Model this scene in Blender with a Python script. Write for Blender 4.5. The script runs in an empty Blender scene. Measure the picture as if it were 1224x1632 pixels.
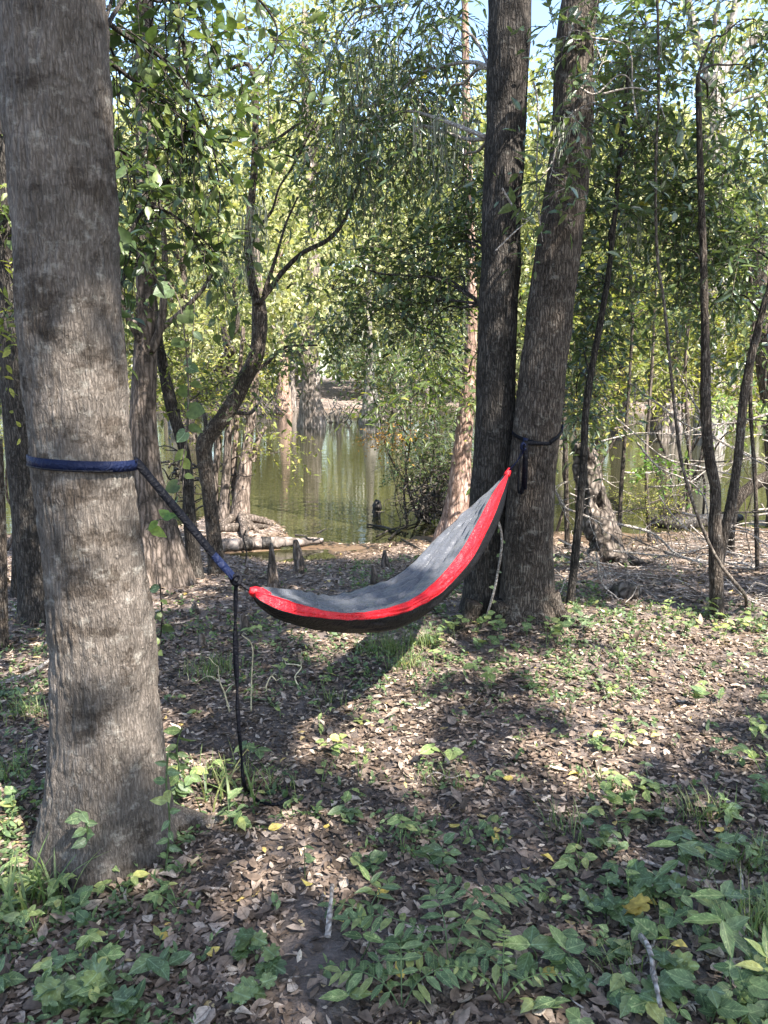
import bpy, math, random
import numpy as np
from mathutils import Vector, Matrix

rng = np.random.default_rng(11)
random.seed(11)
sc = bpy.context.scene
COL = sc.collection

# ------------------------------------------------------------------ camera
CAM = np.array([0.0, 0.0, 1.55]); PITCH = math.radians(10.0); FPX = 1226.0
cd = bpy.data.cameras.new('camera'); cam = bpy.data.objects.new('camera', cd); COL.objects.link(cam)
cam.location = CAM; cam.rotation_euler = (math.radians(90) - PITCH, 0, 0)
cd.sensor_fit = 'HORIZONTAL'; cd.sensor_width = 36.0; cd.lens = 36.0 * FPX / 1224.0
cd.clip_start = 0.02; cd.clip_end = 2000
sc.camera = cam

# ------------------------------------------------------------------ light
SUN_EL = math.radians(51); SUN_AZ = math.radians(135)        # from +Y towards +X: right and behind the camera
S = np.array([math.sin(SUN_AZ) * math.cos(SUN_EL), math.cos(SUN_AZ) * math.cos(SUN_EL), math.sin(SUN_EL)])
world = bpy.data.worlds.new('World'); sc.world = world; world.use_nodes = True
wt = world.node_tree; bg = wt.nodes['Background']
sky = wt.nodes.new('ShaderNodeTexSky'); sky.sky_type = 'NISHITA'; sky.sun_disc = False
sky.sun_elevation = SUN_EL; sky.sun_rotation = SUN_AZ
sky.air_density = 1.0; sky.dust_density = 1.2; sky.ozone_density = 1.0
wt.links.new(sky.outputs[0], bg.inputs[0]); bg.inputs[1].default_value = 0.13
ld = bpy.data.lights.new('sun', 'SUN'); ld.energy = 5.0; ld.angle = math.radians(0.5); ld.color = (1.0, 0.945, 0.865)
sun = bpy.data.objects.new('sun', ld); COL.objects.link(sun)
sun.rotation_euler = Vector(S).to_track_quat('Z', 'Y').to_euler()
vs = sc.view_settings
vs.view_transform = 'Standard'; vs.look = 'None'; vs.gamma = 1.0; vs.use_curve_mapping = False
vs.exposure = 2.1
sc.render.engine = 'CYCLES'
cy = sc.cycles
cy.max_bounces = 8; cy.diffuse_bounces = 4; cy.glossy_bounces = 3; cy.transmission_bounces = 6; cy.transparent_max_bounces = 4
cy.caustics_reflective = False; cy.caustics_refractive = False
cy.use_denoising = True; cy.sample_clamp_indirect = 6.0

# ------------------------------------------------------------------ measuring helpers
cp, sp_ = math.cos(PITCH), math.sin(PITCH)
def ray(px, py):
    x = (px - 612.0) / FPX; y = -(py - 816.0) / FPX
    return np.array([x, cp + y * sp_, -sp_ + y * cp])
def at(px, py, Y):                     # the point at ground distance Y that lies on this line of sight
    d = ray(px, py); return CAM + d * (Y / d[1])
def zc(p): return p[1] * cp - (p[2] - CAM[2]) * sp_
def pix(P):
    P = np.atleast_2d(P) - CAM
    z = P[:, 1] * cp - P[:, 2] * sp_
    u = P[:, 1] * sp_ + P[:, 2] * cp
    z = np.where(z < 0.05, 0.05, z)
    return 612 + FPX * P[:, 0] / z, 816 - FPX * u / z, z

def vnoise(P, seed=0):
    P = np.asarray(P, float); i = np.floor(P).astype(np.int64); f = P - i; f = f * f * (3 - 2 * f)
    def h(a, b, c):
        n = (a * 73856093) ^ (b * 19349663) ^ (c * 83492791) ^ (seed * 2654435761)
        n = (n ^ (n >> 13)) * 1274126177; n = n ^ (n >> 16)
        return (n & 0xFFFF) / 65535.0
    r = 0
    for dx in (0, 1):
        for dy in (0, 1):
            for dz in (0, 1):
                w = (f[..., 0] if dx else 1 - f[..., 0]) * (f[..., 1] if dy else 1 - f[..., 1]) * (f[..., 2] if dz else 1 - f[..., 2])
                r = r + w * h(i[..., 0] + dx, i[..., 1] + dy, i[..., 2] + dz)
    return r
def fbm(P, seed=0, oct=3):
    r = 0; a = 0.5; P = np.asarray(P, float)
    for k in range(oct): r = r + a * vnoise(P * (2 ** k) + 17.3 * k, seed + k); a *= .5
    return r / (1 - .5 ** oct)

WATER = -0.38
def shore(x):
    return (8.9 + 1.5 * np.exp(-((x + 2.1) / .75) ** 2) + 1.3 * np.exp(-((x - 1.35) / .65) ** 2) + 1.5 / (1 + np.exp(-(x - 3.0) * 3))
            + .7 / (1 + np.exp((x + 3.6) * 3)) + .18 * np.sin(x * 3.1 + .5) + .1 * np.sin(x * 7.3))
def terrain(x, y):
    x = np.asarray(x, float); y = np.asarray(y, float)
    sh = shore(x); far = 47 + 2.2 * np.sin(x * .23 + .6) + .8 * np.sin(x * .71)
    t = np.clip((y - 4.6) / (sh - 4.6), 0, 1)
    z = WATER * t * t * (3 - 2 * t) * .93 + WATER * .07 * t
    z = np.where(y > sh, WATER - np.minimum((y - sh) * .16, .9), z)
    b = (y - far)
    z = np.where(b > -8, np.maximum(z, WATER + np.where(b < 0, b * .12, np.minimum(b * .13, 1.5))), z)
    z = z - .19 * np.exp(-(((x + 1.35) / .75) ** 2 + ((y - 8.05) / .33) ** 2) ** 2)      # pool in front of the log
    z = z + .22 * np.exp(-(((x + 1.95) / .5) ** 2 + ((y - 9.5) / .55) ** 2))               # bank with roots
    near = np.clip((70 - y) / 60, 0, 1)
    P = np.stack([x, y, 0 * x], -1)
    z = z + near * ((fbm(P * .9, 3, 3) - .5) * .10 + (fbm(P * 4.5, 5, 2) - .5) * .035)
    z = z + .07 * np.exp(-(((x - .85) / .75) ** 2 + ((y - 4.6) / .6) ** 2)) - .03 * np.exp(-(((x + .95) / .5) ** 2 + ((y - 2.2) / .4) ** 2))
    return z
def tz(x, y): return float(terrain(np.array([x]), np.array([y]))[0])
TS = np.geomspace(1.0, 70, 420)
def gpx(px, py):                        # where the line of sight meets the ground
    d = ray(px, py)
    Q = CAM + TS[:, None] * d; h = Q[:, 2] - terrain(Q[:, 0], Q[:, 1]); i = int(np.argmax(h <= 0)) if (h <= 0).any() else len(TS) - 1
    if i == 0: return Q[0].copy()
    f = h[i - 1] / (h[i - 1] - h[i] + 1e-9); return Q[i - 1] * (1 - f) + Q[i] * f

def wpx(px, py):                        # the same, but stopping at the water surface
    p = gpx(px, py)
    if p[2] < WATER: d = ray(px, py); p = CAM + d * ((WATER - CAM[2]) / d[2])
    return p
# ------------------------------------------------------------------ materials
def ramp_set(r, stops):
    while len(r.elements) > 1: r.elements.remove(r.elements[-1])
    r.elements[0].position = stops[0][0]; r.elements[0].color = (*stops[0][1], 1)
    for p, c in stops[1:]:
        e = r.elements.new(p); e.color = (*c, 1)
def nt(name):
    m = bpy.data.materials.new(name); m.use_nodes = True
    t = m.node_tree; p = t.nodes['Principled BSDF']
    return m, t, p
def N(t, typ, **k):
    n = t.nodes.new(typ)
    for a, v in k.items(): setattr(n, a, v)
    return n
def leaf_mat(name, stops, trans=.4, rough=.42, spec=.5, tmul=1.6, veins=None):
    m, t, p = nt(name); L = t.links.new
    a = N(t, 'ShaderNodeAttribute', attribute_name='rnd')
    r = N(t, 'ShaderNodeValToRGB'); ramp_set(r.color_ramp, stops); L(a.outputs['Fac'], r.inputs[0])
    g = N(t, 'ShaderNodeNewGeometry')
    nz = N(t, 'ShaderNodeTexNoise'); nz.inputs['Scale'].default_value = 60; nz.inputs['Detail'].default_value = 2
    L(g.outputs['Position'], nz.inputs['Vector'])
    src = r.outputs[0]
    if veins:
        lu = N(t, 'ShaderNodeAttribute', attribute_name='luv'); sx = N(t, 'ShaderNodeSeparateXYZ'); L(lu.outputs['Vector'], sx.inputs[0])
        def mth(op, a, b=None, c=None):
            n = N(t, 'ShaderNodeMath', operation=op)
            for i, q in enumerate((a, b, c)):
                if q is None: continue
                if isinstance(q, (int, float)): n.inputs[i].default_value = q
                else: L(q, n.inputs[i])
            return n.outputs[0]
        ay = mth('ABSOLUTE', sx.outputs['Y']); mid = mth('LESS_THAN', ay, .035)
        lat = mth('LESS_THAN', mth('FRACT', mth('MULTIPLY', mth('SUBTRACT', sx.outputs['X'], mth('MULTIPLY', ay, .75)), 6.5)), .16)
        vv = mth('MULTIPLY', mth('MAXIMUM', mid, mth('MULTIPLY', lat, .55)), sx.outputs['Z'])
        mv = N(t, 'ShaderNodeMix', data_type='RGBA'); L(mth('MULTIPLY', vv, .55), mv.inputs[0]); L(src, mv.inputs[6]); mv.inputs[7].default_value = veins + (1,)
        n4 = N(t, 'ShaderNodeTexNoise'); n4.inputs['Scale'].default_value = 140; n4.inputs['Detail'].default_value = 1; L(g.outputs['Position'], n4.inputs['Vector'])
        m5 = N(t, 'ShaderNodeMix', data_type='RGBA'); L(mth('MULTIPLY', mth('GREATER_THAN', n4.outputs['Fac'], .66), .6), m5.inputs[0]); L(mv.outputs[2], m5.inputs[6]); m5.inputs[7].default_value = veins + (1,); src = m5.outputs[2]
    hs = N(t, 'ShaderNodeHueSaturation'); L(src, hs.inputs['Color'])
    mr = N(t, 'ShaderNodeMapRange'); L(nz.outputs['Fac'], mr.inputs[0]); mr.inputs[1].default_value = .25; mr.inputs[2].default_value = .75; mr.inputs[3].default_value = .6; mr.inputs[4].default_value = 1.4
    L(mr.outputs[0], hs.inputs['Value'])
    L(hs.outputs[0], p.inputs['Base Color']); p.inputs['Roughness'].default_value = rough
    p.inputs['Specular IOR Level'].default_value = spec
    if trans > 0:
        tb = N(t, 'ShaderNodeBsdfTranslucent')
        mx = N(t, 'ShaderNodeMix', data_type='RGBA', blend_type='MULTIPLY'); mx.inputs[0].default_value = 1
        L(hs.outputs[0], mx.inputs[6]); mx.inputs[7].default_value = (tmul * 1.05, tmul * 1.1, tmul * .55, 1)
        L(mx.outputs[2], tb.inputs[0])
        ms = N(t, 'ShaderNodeMixShader'); ms.inputs[0].default_value = trans
        L(p.outputs[0], ms.inputs[1]); L(tb.outputs[0], ms.inputs[2])
        L(ms.outputs[0], t.nodes['Material Output'].inputs[0])
    return m
def bark_mat(name, dark, mid, light, *, sx=38, sz=6, bump=.7, lichen=0.0, lich_col=(.33, .31, .27), rough=.9, dist=.02, vmix=.62, scab=0.0):
    m, t, p = nt(name); L = t.links.new
    g = N(t, 'ShaderNodeNewGeometry')
    mp = N(t, 'ShaderNodeMapping'); mp.inputs['Scale'].default_value = (sx, sx, sz); L(g.outputs['Position'], mp.inputs[0])
    n1 = N(t, 'ShaderNodeTexNoise'); n1.inputs['Detail'].default_value = 7; n1.inputs['Roughness'].default_value = .65; n1.inputs['Distortion'].default_value = .6; n1.inputs['Scale'].default_value = 1
    L(mp.outputs[0], n1.inputs['Vector'])
    vo = N(t, 'ShaderNodeTexVoronoi', feature='DISTANCE_TO_EDGE'); vo.inputs['Scale'].default_value = 1
    mpv = N(t, 'ShaderNodeMapping'); mpv.inputs['Scale'].default_value = (sx * .75, sx * .75, sz * 1.1); L(g.outputs['Position'], mpv.inputs[0])
    nw = N(t, 'ShaderNodeTexNoise'); nw.inputs['Scale'].default_value = sx * .35; nw.inputs['Detail'].default_value = 3; L(g.outputs['Position'], nw.inputs['Vector'])
    va = N(t, 'ShaderNodeVectorMath', operation='MULTIPLY_ADD'); L(nw.outputs['Color'], va.inputs[0]); va.inputs[1].default_value = (1.1, 1.1, 1.1); L(mpv.outputs[0], va.inputs[2]); L(va.outputs[0], vo.inputs['Vector'])
    ve = N(t, 'ShaderNodeMapRange'); ve.inputs[1].default_value = 0; ve.inputs[2].default_value = .32; L(vo.outputs['Distance'], ve.inputs[0])
    hm_ = N(t, 'ShaderNodeMix', data_type='FLOAT'); hm_.inputs[0].default_value = vmix; L(ve.outputs[0], hm_.inputs[2]); L(n1.outputs['Fac'], hm_.inputs[3])
    r = N(t, 'ShaderNodeValToRGB'); ramp_set(r.color_ramp, [(.28, dark), (.50, mid), (.74, light)]); L(hm_.outputs[0], r.inputs[0])
    n2 = N(t, 'ShaderNodeTexNoise'); n2.inputs['Scale'].default_value = 7; n2.inputs['Detail'].default_value = 5; L(g.outputs['Position'], n2.inputs['Vector'])
    hs = N(t, 'ShaderNodeHueSaturation'); mr = N(t, 'ShaderNodeMapRange'); mr.inputs[1].default_value = .3; mr.inputs[2].default_value = .7
    mr.inputs[3].default_value = .62; mr.inputs[4].default_value = 1.3; L(n2.outputs['Fac'], mr.inputs[0]); L(mr.outputs[0], hs.inputs['Value']); L(r.outputs[0], hs.inputs['Color'])
    out = hs.outputs[0]
    if lichen > 0:
        n3 = N(t, 'ShaderNodeTexNoise'); n3.inputs['Scale'].default_value = 16; n3.inputs['Detail'].default_value = 6; n3.inputs['Roughness'].default_value = .7
        mp3 = N(t, 'ShaderNodeMapping'); mp3.inputs['Scale'].default_value = (1, 1, 1.5); L(g.outputs['Position'], mp3.inputs[0]); L(mp3.outputs[0], n3.inputs['Vector'])
        r3 = N(t, 'ShaderNodeValToRGB'); ramp_set(r3.color_ramp, [(.60 - lichen * .1, (0, 0, 0)), (.68, (1, 1, 1))]); L(n3.outputs['Fac'], r3.inputs[0])
        mx = N(t, 'ShaderNodeMix', data_type='RGBA'); ml = N(t, 'ShaderNodeMath', operation='MULTIPLY'); ml.inputs[1].default_value = min(.75, lichen)
        L(r3.outputs[0], ml.inputs[0]); L(ml.outputs[0], mx.inputs[0]); L(out, mx.inputs[6]); mx.inputs[7].default_value = (*lich_col, 1); out = mx.outputs[2]
    if scab > 0:                        # old dark scabs and stains in the bark
        n6 = N(t, 'ShaderNodeTexNoise'); n6.inputs['Scale'].default_value = 5.5; n6.inputs['Detail'].default_value = 7; n6.inputs['Roughness'].default_value = .68
        mp6 = N(t, 'ShaderNodeMapping'); mp6.inputs['Scale'].default_value = (1, 1, 1.7); L(g.outputs['Position'], mp6.inputs[0]); L(mp6.outputs[0], n6.inputs['Vector'])
        r6 = N(t, 'ShaderNodeValToRGB'); ramp_set(r6.color_ramp, [(.53, (0, 0, 0)), (.60, (1, 1, 1))]); L(n6.outputs['Fac'], r6.inputs[0])
        ml6 = N(t, 'ShaderNodeMath', operation='MULTIPLY'); ml6.inputs[1].default_value = scab; L(r6.outputs[0], ml6.inputs[0])
        mx6 = N(t, 'ShaderNodeMix', data_type='RGBA', blend_type='MULTIPLY'); L(ml6.outputs[0], mx6.inputs[0]); L(out, mx6.inputs[6]); mx6.inputs[7].default_value = (.38, .34, .30, 1); out = mx6.outputs[2]
    L(out, p.inputs['Base Color']); p.inputs['Roughness'].default_value = rough; p.inputs['Specular IOR Level'].default_value = .2
    b = N(t, 'ShaderNodeBump'); b.inputs['Strength'].default_value = bump; b.inputs['Distance'].default_value = dist
    L(hm_.outputs[0], b.inputs['Height']); L(b.outputs[0], p.inputs['Normal'])
    return m
def fabric_mat(name, col, rough=.5, var=.25, sheen=.0, weave=900):
    m, t, p = nt(name); L = t.links.new
    g = N(t, 'ShaderNodeNewGeometry')
    n1 = N(t, 'ShaderNodeTexNoise'); n1.inputs['Scale'].default_value = 14; n1.inputs['Detail'].default_value = 4; L(g.outputs['Position'], n1.inputs['Vector'])
    hs = N(t, 'ShaderNodeHueSaturation'); hs.inputs['Color'].default_value = (*col, 1)
    mr = N(t, 'ShaderNodeMapRange'); mr.inputs[3].default_value = 1 - var; mr.inputs[4].default_value = 1 + var; L(n1.outputs['Fac'], mr.inputs[0]); L(mr.outputs[0], hs.inputs['Value'])
    L(hs.outputs[0], p.inputs['Base Color']); p.inputs['Roughness'].default_value = rough
    p.inputs['Sheen Weight'].default_value = sheen; p.inputs['Specular IOR Level'].default_value = .15 if max(col) < .06 else .4
    n2 = N(t, 'ShaderNodeTexNoise'); n2.inputs['Scale'].default_value = 34; n2.inputs['Detail'].default_value = 4; n2.inputs['Distortion'].default_value = 1.8; L(g.outputs['Position'], n2.inputs['Vector'])
    b = N(t, 'ShaderNodeBump'); b.inputs['Strength'].default_value = .55; b.inputs['Distance'].default_value = .02
    L(n2.outputs['Fac'], b.inputs['Height']); L(b.outputs[0], p.inputs['Normal'])
    return m

M = {}
M['bark_grey'] = bark_mat('bark_grey', (.056, .047, .039), (.118, .099, .083), (.188, .161, .138), sx=150, sz=20, bump=1.0, vmix=.76, scab=.8, lichen=.5, dist=.012)
M['bark_dark'] = bark_mat('bark_dark', (.014, .012, .010), (.046, .039, .033), (.095, .082, .07), sx=100, sz=11, bump=.9, lichen=.25, scab=.4, lich_col=(.25, .24, .21))
M['bark_brown'] = bark_mat('bark_brown', (.022, .017, .013), (.072, .057, .045), (.14, .115, .093), sx=100, sz=11, bump=.9, lichen=.4, scab=.5, lich_col=(.3, .28, .24))
M['bark_pink'] = bark_mat('bark_pink', (.12, .075, .055), (.27, .18, .14), (.42, .31, .25), sx=30, sz=4, bump=.7)
M['bark_tan'] = bark_mat('bark_tan', (.06, .045, .036), (.17, .13, .105), (.29, .235, .195), sx=30, sz=4, bump=.7)
M['bark_cypress'] = bark_mat('bark_cypress', (.085, .07, .06), (.22, .182, .158), (.35, .30, .265), sx=12, sz=1.2, bump=.8, dist=.06)
M['bark_butt'] = bark_mat('bark_butt', (.03, .024, .019), (.105, .083, .068), (.20, .16, .135), sx=40, sz=3.5, bump=.8, lichen=.2)
M['bark_pale'] = bark_mat('bark_pale', (.10, .09, .08), (.25, .225, .20), (.42, .39, .35), sx=9, sz=2, bump=.6, dist=.05)
M['bark_twig'] = bark_mat('bark_twig', (.04, .032, .026), (.10, .082, .066), (.2, .17, .14), sx=60, sz=20, bump=.4)
M['dead_wood'] = bark_mat('dead_wood', (.15, .125, .105), (.30, .26, .225), (.50, .46, .41), sx=50, sz=50, bump=.6)
M['rotten'] = bark_mat('rotten', (.03, .024, .02), (.10, .08, .065), (.24, .20, .17), sx=26, sz=10, bump=1.0, lichen=.3, lich_col=(.12, .15, .06))
M['wet_wood'] = bark_mat('wet_wood', (.012, .010, .009), (.035, .03, .026), (.08, .07, .06), sx=30, sz=10, bump=.7, rough=.5)
M['moss_grey'] = leaf_mat('moss_grey', [(0, (.16, .17, .135)), (.5, (.27, .28, .23)), (1, (.40, .40, .34))], trans=.3, rough=.9, spec=.1, tmul=1.0)
M['leaf_dark'] = leaf_mat('leaf_dark', [(0, (.032, .054, .019)), (.55, (.064, .096, .032)), (.93, (.105, .138, .045)), (1, (.20, .19, .05))], trans=.28, rough=.36, spec=.55)
M['leaf_gloss'] = leaf_mat('leaf_gloss', [(0, (.046, .074, .034)), (.5, (.086, .122, .054)), (.9, (.13, .165, .072)), (.97, (.10, .14, .05)), (1, (.30, .28, .05))], trans=.28, rough=.27, spec=.8)
M['leaf_mid'] = leaf_mat('leaf_mid', [(0, (.055, .080, .024)), (.6, (.095, .130, .038)), (.92, (.15, .178, .050)), (1, (.28, .25, .06))], trans=.42, rough=.45)
M['leaf_yellow'] = leaf_mat('leaf_yellow', [(0, (.10, .125, .03)), (.45, (.18, .20, .05)), (.85, (.27, .27, .075)), (1, (.36, .29, .09))], trans=.42, rough=.55, spec=.3, tmul=1.35)
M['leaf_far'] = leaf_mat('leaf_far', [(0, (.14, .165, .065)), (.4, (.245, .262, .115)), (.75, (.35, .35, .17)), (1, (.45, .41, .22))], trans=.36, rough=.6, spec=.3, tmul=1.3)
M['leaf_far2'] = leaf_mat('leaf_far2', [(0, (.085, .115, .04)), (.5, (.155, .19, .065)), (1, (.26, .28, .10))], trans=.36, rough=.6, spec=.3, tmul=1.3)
M['leaf_bright'] = leaf_mat('leaf_bright', [(0, (.07, .14, .03)), (.5, (.12, .21, .045)), (1, (.22, .27, .06))], trans=.45, rough=.45)
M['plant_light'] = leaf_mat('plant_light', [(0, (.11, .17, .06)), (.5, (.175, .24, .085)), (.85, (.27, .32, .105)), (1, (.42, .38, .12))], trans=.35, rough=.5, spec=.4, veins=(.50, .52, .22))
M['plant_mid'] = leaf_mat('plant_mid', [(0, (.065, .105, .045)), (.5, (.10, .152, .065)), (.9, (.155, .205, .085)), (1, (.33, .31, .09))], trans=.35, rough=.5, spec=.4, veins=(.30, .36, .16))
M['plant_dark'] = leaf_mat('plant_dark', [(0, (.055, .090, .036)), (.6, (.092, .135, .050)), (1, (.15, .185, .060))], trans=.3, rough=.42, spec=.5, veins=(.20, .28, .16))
M['plant_yellow'] = leaf_mat('plant_yellow', [(0, (.36, .26, .05)), (1, (.46, .34, .08))], trans=.2, rough=.6, veins=(.30, .22, .04))
M['litter'] = leaf_mat('litter', [(0, (.038, .027, .019)), (.24, (.104, .073, .052)), (.62, (.205, .150, .112)), (.88, (.335, .262, .205)), (.97, (.47, .39, .31)), (1, (.42, .30, .08))], trans=.12, rough=.7, spec=.3, tmul=1.0, veins=(.10, .07, .05))
M['litter_yellow'] = leaf_mat('litter_yellow', [(0, (.40, .28, .05)), (1, (.58, .46, .11))], trans=.15, rough=.6, tmul=1.0, veins=(.62, .5, .2))
M['orange'] = leaf_mat('orange', [(0, (.26, .13, .03)), (1, (.45, .26, .05))], trans=.3, rough=.6)
M['grass'] = leaf_mat('grass', [(0, (.06, .10, .03)), (.7, (.13, .18, .06)), (1, (.30, .29, .12))], trans=.35, rough=.5)
M['straw'] = leaf_mat('straw', [(0, (.42, .36, .22)), (1, (.60, .54, .36))], trans=.1, rough=.7, tmul=1)
M['h_grey'] = fabric_mat('h_grey', (.074, .078, .090), rough=.40, var=.3, sheen=.08)
M['h_red'] = fabric_mat('h_red', (.46, .005, .012), rough=.45, var=.15)
M['h_dark'] = fabric_mat('h_dark', (.007, .007, .009), rough=.5, var=.3)
M['navy'] = fabric_mat('navy', (.004, .008, .030), rough=.6, var=.2)
M['black'] = fabric_mat('black', (.010, .010, .013), rough=.6, var=.2)
M['navyblack'] = fabric_mat('navyblack', (.0016, .002, .0045), rough=.6, var=.3)

def ground_material():
    m, t, p = nt('ground_soil'); L = t.links.new
    g = N(t, 'ShaderNodeNewGeometry')
    n1 = N(t, 'ShaderNodeTexNoise'); n1.inputs['Scale'].default_value = 2.2; n1.inputs['Detail'].default_value = 6; L(g.outputs['Position'], n1.inputs['Vector'])
    v = N(t, 'ShaderNodeTexVoronoi'); v.inputs['Scale'].default_value = 26; L(g.outputs['Position'], v.inputs['Vector'])
    n2 = N(t, 'ShaderNodeTexNoise'); n2.inputs['Scale'].default_value = 90; n2.inputs['Detail'].default_value = 5; L(g.outputs['Position'], n2.inputs['Vector'])
    r1 = N(t, 'ShaderNodeValToRGB'); ramp_set(r1.color_ramp, [(.3, (.050, .038, .031)), (.7, (.105, .082, .068))]); L(n2.outputs['Fac'], r1.inputs[0])
    sx = N(t, 'ShaderNodeSeparateColor'); L(v.outputs['Color'], sx.inputs[0])
    r2 = N(t, 'ShaderNodeValToRGB'); ramp_set(r2.color_ramp, [(0, (.09, .066, .05)), (.5, (.24, .18, .152)), (1, (.40, .32, .275))]); L(sx.outputs[0], r2.inputs[0])
    s = N(t, 'ShaderNodeSeparateXYZ'); L(g.outputs['Position'], s.inputs[0])
    mr = N(t, 'ShaderNodeMapRange'); mr.inputs[1].default_value = 3; mr.inputs[2].default_value = 7; mr.inputs[3].default_value = .15; mr.inputs[4].default_value = .75
    L(s.outputs['Y'], mr.inputs[0])
    ad = N(t, 'ShaderNodeMath', operation='MULTIPLY'); L(mr.outputs[0], ad.inputs[0])
    r3 = N(t, 'ShaderNodeValToRGB'); ramp_set(r3.color_ramp, [(.35, (0, 0, 0)), (.55, (1, 1, 1))]); L(n1.outputs['Fac'], r3.inputs[0]); L(r3.outputs[0], ad.inputs[1])
    mx = N(t, 'ShaderNodeMix', data_type='RGBA'); L(ad.outputs[0], mx.inputs[0]); L(r1.outputs[0], mx.inputs[6]); L(r2.outputs[0], mx.inputs[7])
    # wet mud close to the waterline
    mz = N(t, 'ShaderNodeMapRange'); mz.inputs[1].default_value = WATER + .012; mz.inputs[2].default_value = WATER + .06; mz.inputs[3].default_value = 1; mz.inputs[4].default_value = 0
    L(s.outputs['Z'], mz.inputs[0])
    mx2 = N(t, 'ShaderNodeMix', data_type='RGBA'); L(mz.outputs[0], mx2.inputs[0]); L(mx.outputs[2], mx2.inputs[6]); mx2.inputs[7].default_value = (.13, .082, .048, 1)
    L(mx2.outputs[2], p.inputs['Base Color'])
    rr = N(t, 'ShaderNodeMapRange'); rr.inputs[3].default_value = .9; rr.inputs[4].default_value = .45; L(mz.outputs[0], rr.inputs[0]); L(rr.outputs[0], p.inputs['Roughness'])
    b = N(t, 'ShaderNodeBump'); b.inputs['Strength'].default_value = .8; b.inputs['Distance'].default_value = .02; L(n2.outputs['Fac'], b.inputs['Height']); L(b.outputs[0], p.inputs['Normal'])
    return m
M['ground'] = ground_material()
def water_material():
    m, t, p = nt('pond_water'); L = t.links.new
    g = N(t, 'ShaderNodeNewGeometry')
    p.inputs['Base Color'].default_value = (.032, .030, .014, 1); p.inputs['Roughness'].default_value = .02
    p.inputs['IOR'].default_value = 1.33; p.inputs['Specular IOR Level'].default_value = .75
    n1 = N(t, 'ShaderNodeTexNoise'); n1.inputs['Scale'].default_value = 1.0; n1.inputs['Detail'].default_value = 3
    mp = N(t, 'ShaderNodeMapping'); mp.inputs['Scale'].default_value = (1.3, 4.5, 1); L(g.outputs['Position'], mp.inputs[0]); L(mp.outputs[0], n1.inputs['Vector'])
    b = N(t, 'ShaderNodeBump'); b.inputs['Strength'].default_value = .10; b.inputs['Distance'].default_value = .05; L(n1.outputs['Fac'], b.inputs['Height']); L(b.outputs[0], p.inputs['Normal'])
    return m
M['water'] = water_material()

# ------------------------------------------------------------------ mesh helpers
def mesh_np(name, V, F, mat, smooth=True, rnd=None):
    V = np.ascontiguousarray(V, np.float32); F = np.ascontiguousarray(F, np.int32)
    me = bpy.data.meshes.new(name); k = F.shape[1]
    me.vertices.add(len(V)); me.vertices.foreach_set('co', V.ravel())
    me.loops.add(F.size); me.loops.foreach_set('vertex_index', F.ravel())
    me.polygons.add(len(F)); me.polygons.foreach_set('loop_start', np.arange(0, F.size, k, dtype=np.int32))
    me.polygons.foreach_set('use_smooth', np.full(len(F), smooth, bool))
    me.update(calc_edges=True)
    if rnd is not None:
        a = me.attributes.new('rnd', 'FLOAT', 'POINT'); a.data.foreach_set('value', np.ascontiguousarray(rnd, np.float32))
    me.materials.append(M[mat] if isinstance(mat, str) else mat)
    return me
ORIG = {}
def tagit(o, label, cat, group=None, kind=None):
    if label: o['label'] = label
    if cat: o['category'] = cat
    if group: o['group'] = group
    if kind: o['kind'] = kind
    return o
def root(name, label, cat, loc, group=None):
    o = bpy.data.objects.new(name, None); COL.objects.link(o); o.location = [float(v) for v in loc]; o.empty_display_size = .1
    ORIG[o] = np.array(loc, float); return tagit(o, label, cat, group)
def part(parent, name, V, F, mat, rnd=None, kind=None, smooth=True, label=None):
    L = ORIG[parent]; o = bpy.data.objects.new(name, mesh_np(name, V - L, F, mat, smooth, rnd)); COL.objects.link(o)
    o.parent = parent; ORIG[o] = L
    if kind: o['kind'] = kind
    if label: o['label'] = label
    return o
def single(name, label, cat, V, F, mat, group=None, rnd=None, kind=None, smooth=True, loc=None):
    if loc is None: loc = np.array([V[:, 0].mean(), V[:, 1].mean(), V[:, 2].min()])
    o = bpy.data.objects.new(name, mesh_np(name, V - loc, F, mat, smooth, rnd)); COL.objects.link(o); o.location = [float(v) for v in loc]
    ORIG[o] = np.array(loc, float); return tagit(o, label, cat, group, kind)
def join(parts):
    Vs, Fs, n = [], [], 0
    for V, F in parts: Vs.append(V); Fs.append(F + n); n += len(V)
    return np.concatenate(Vs), np.concatenate(Fs)
def spline(P, R, n):
    P = np.asarray(P, float); R = np.asarray(R, float); k = len(P)
    seg = np.linalg.norm(np.diff(P, axis=0), axis=1); s = np.concatenate([[0], np.cumsum(seg)])
    t = np.linspace(0, s[-1], n); i = np.clip(np.searchsorted(s, t, side='right') - 1, 0, k - 2)
    f = ((t - s[i]) / np.maximum(seg[i], 1e-9))[:, None]
    p0 = P[np.maximum(i - 1, 0)]; p1 = P[i]; p2 = P[i + 1]; p3 = P[np.minimum(i + 2, k - 1)]
    Q = .5 * ((2 * p1) + (-p0 + p2) * f + (2 * p0 - 5 * p1 + 4 * p2 - p3) * f ** 2 + (-p0 + 3 * p1 - 3 * p2 + p3) * f ** 3)
    r = R[i] * (1 - f[:, 0]) + R[i + 1] * f[:, 0]
    return Q, r
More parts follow.
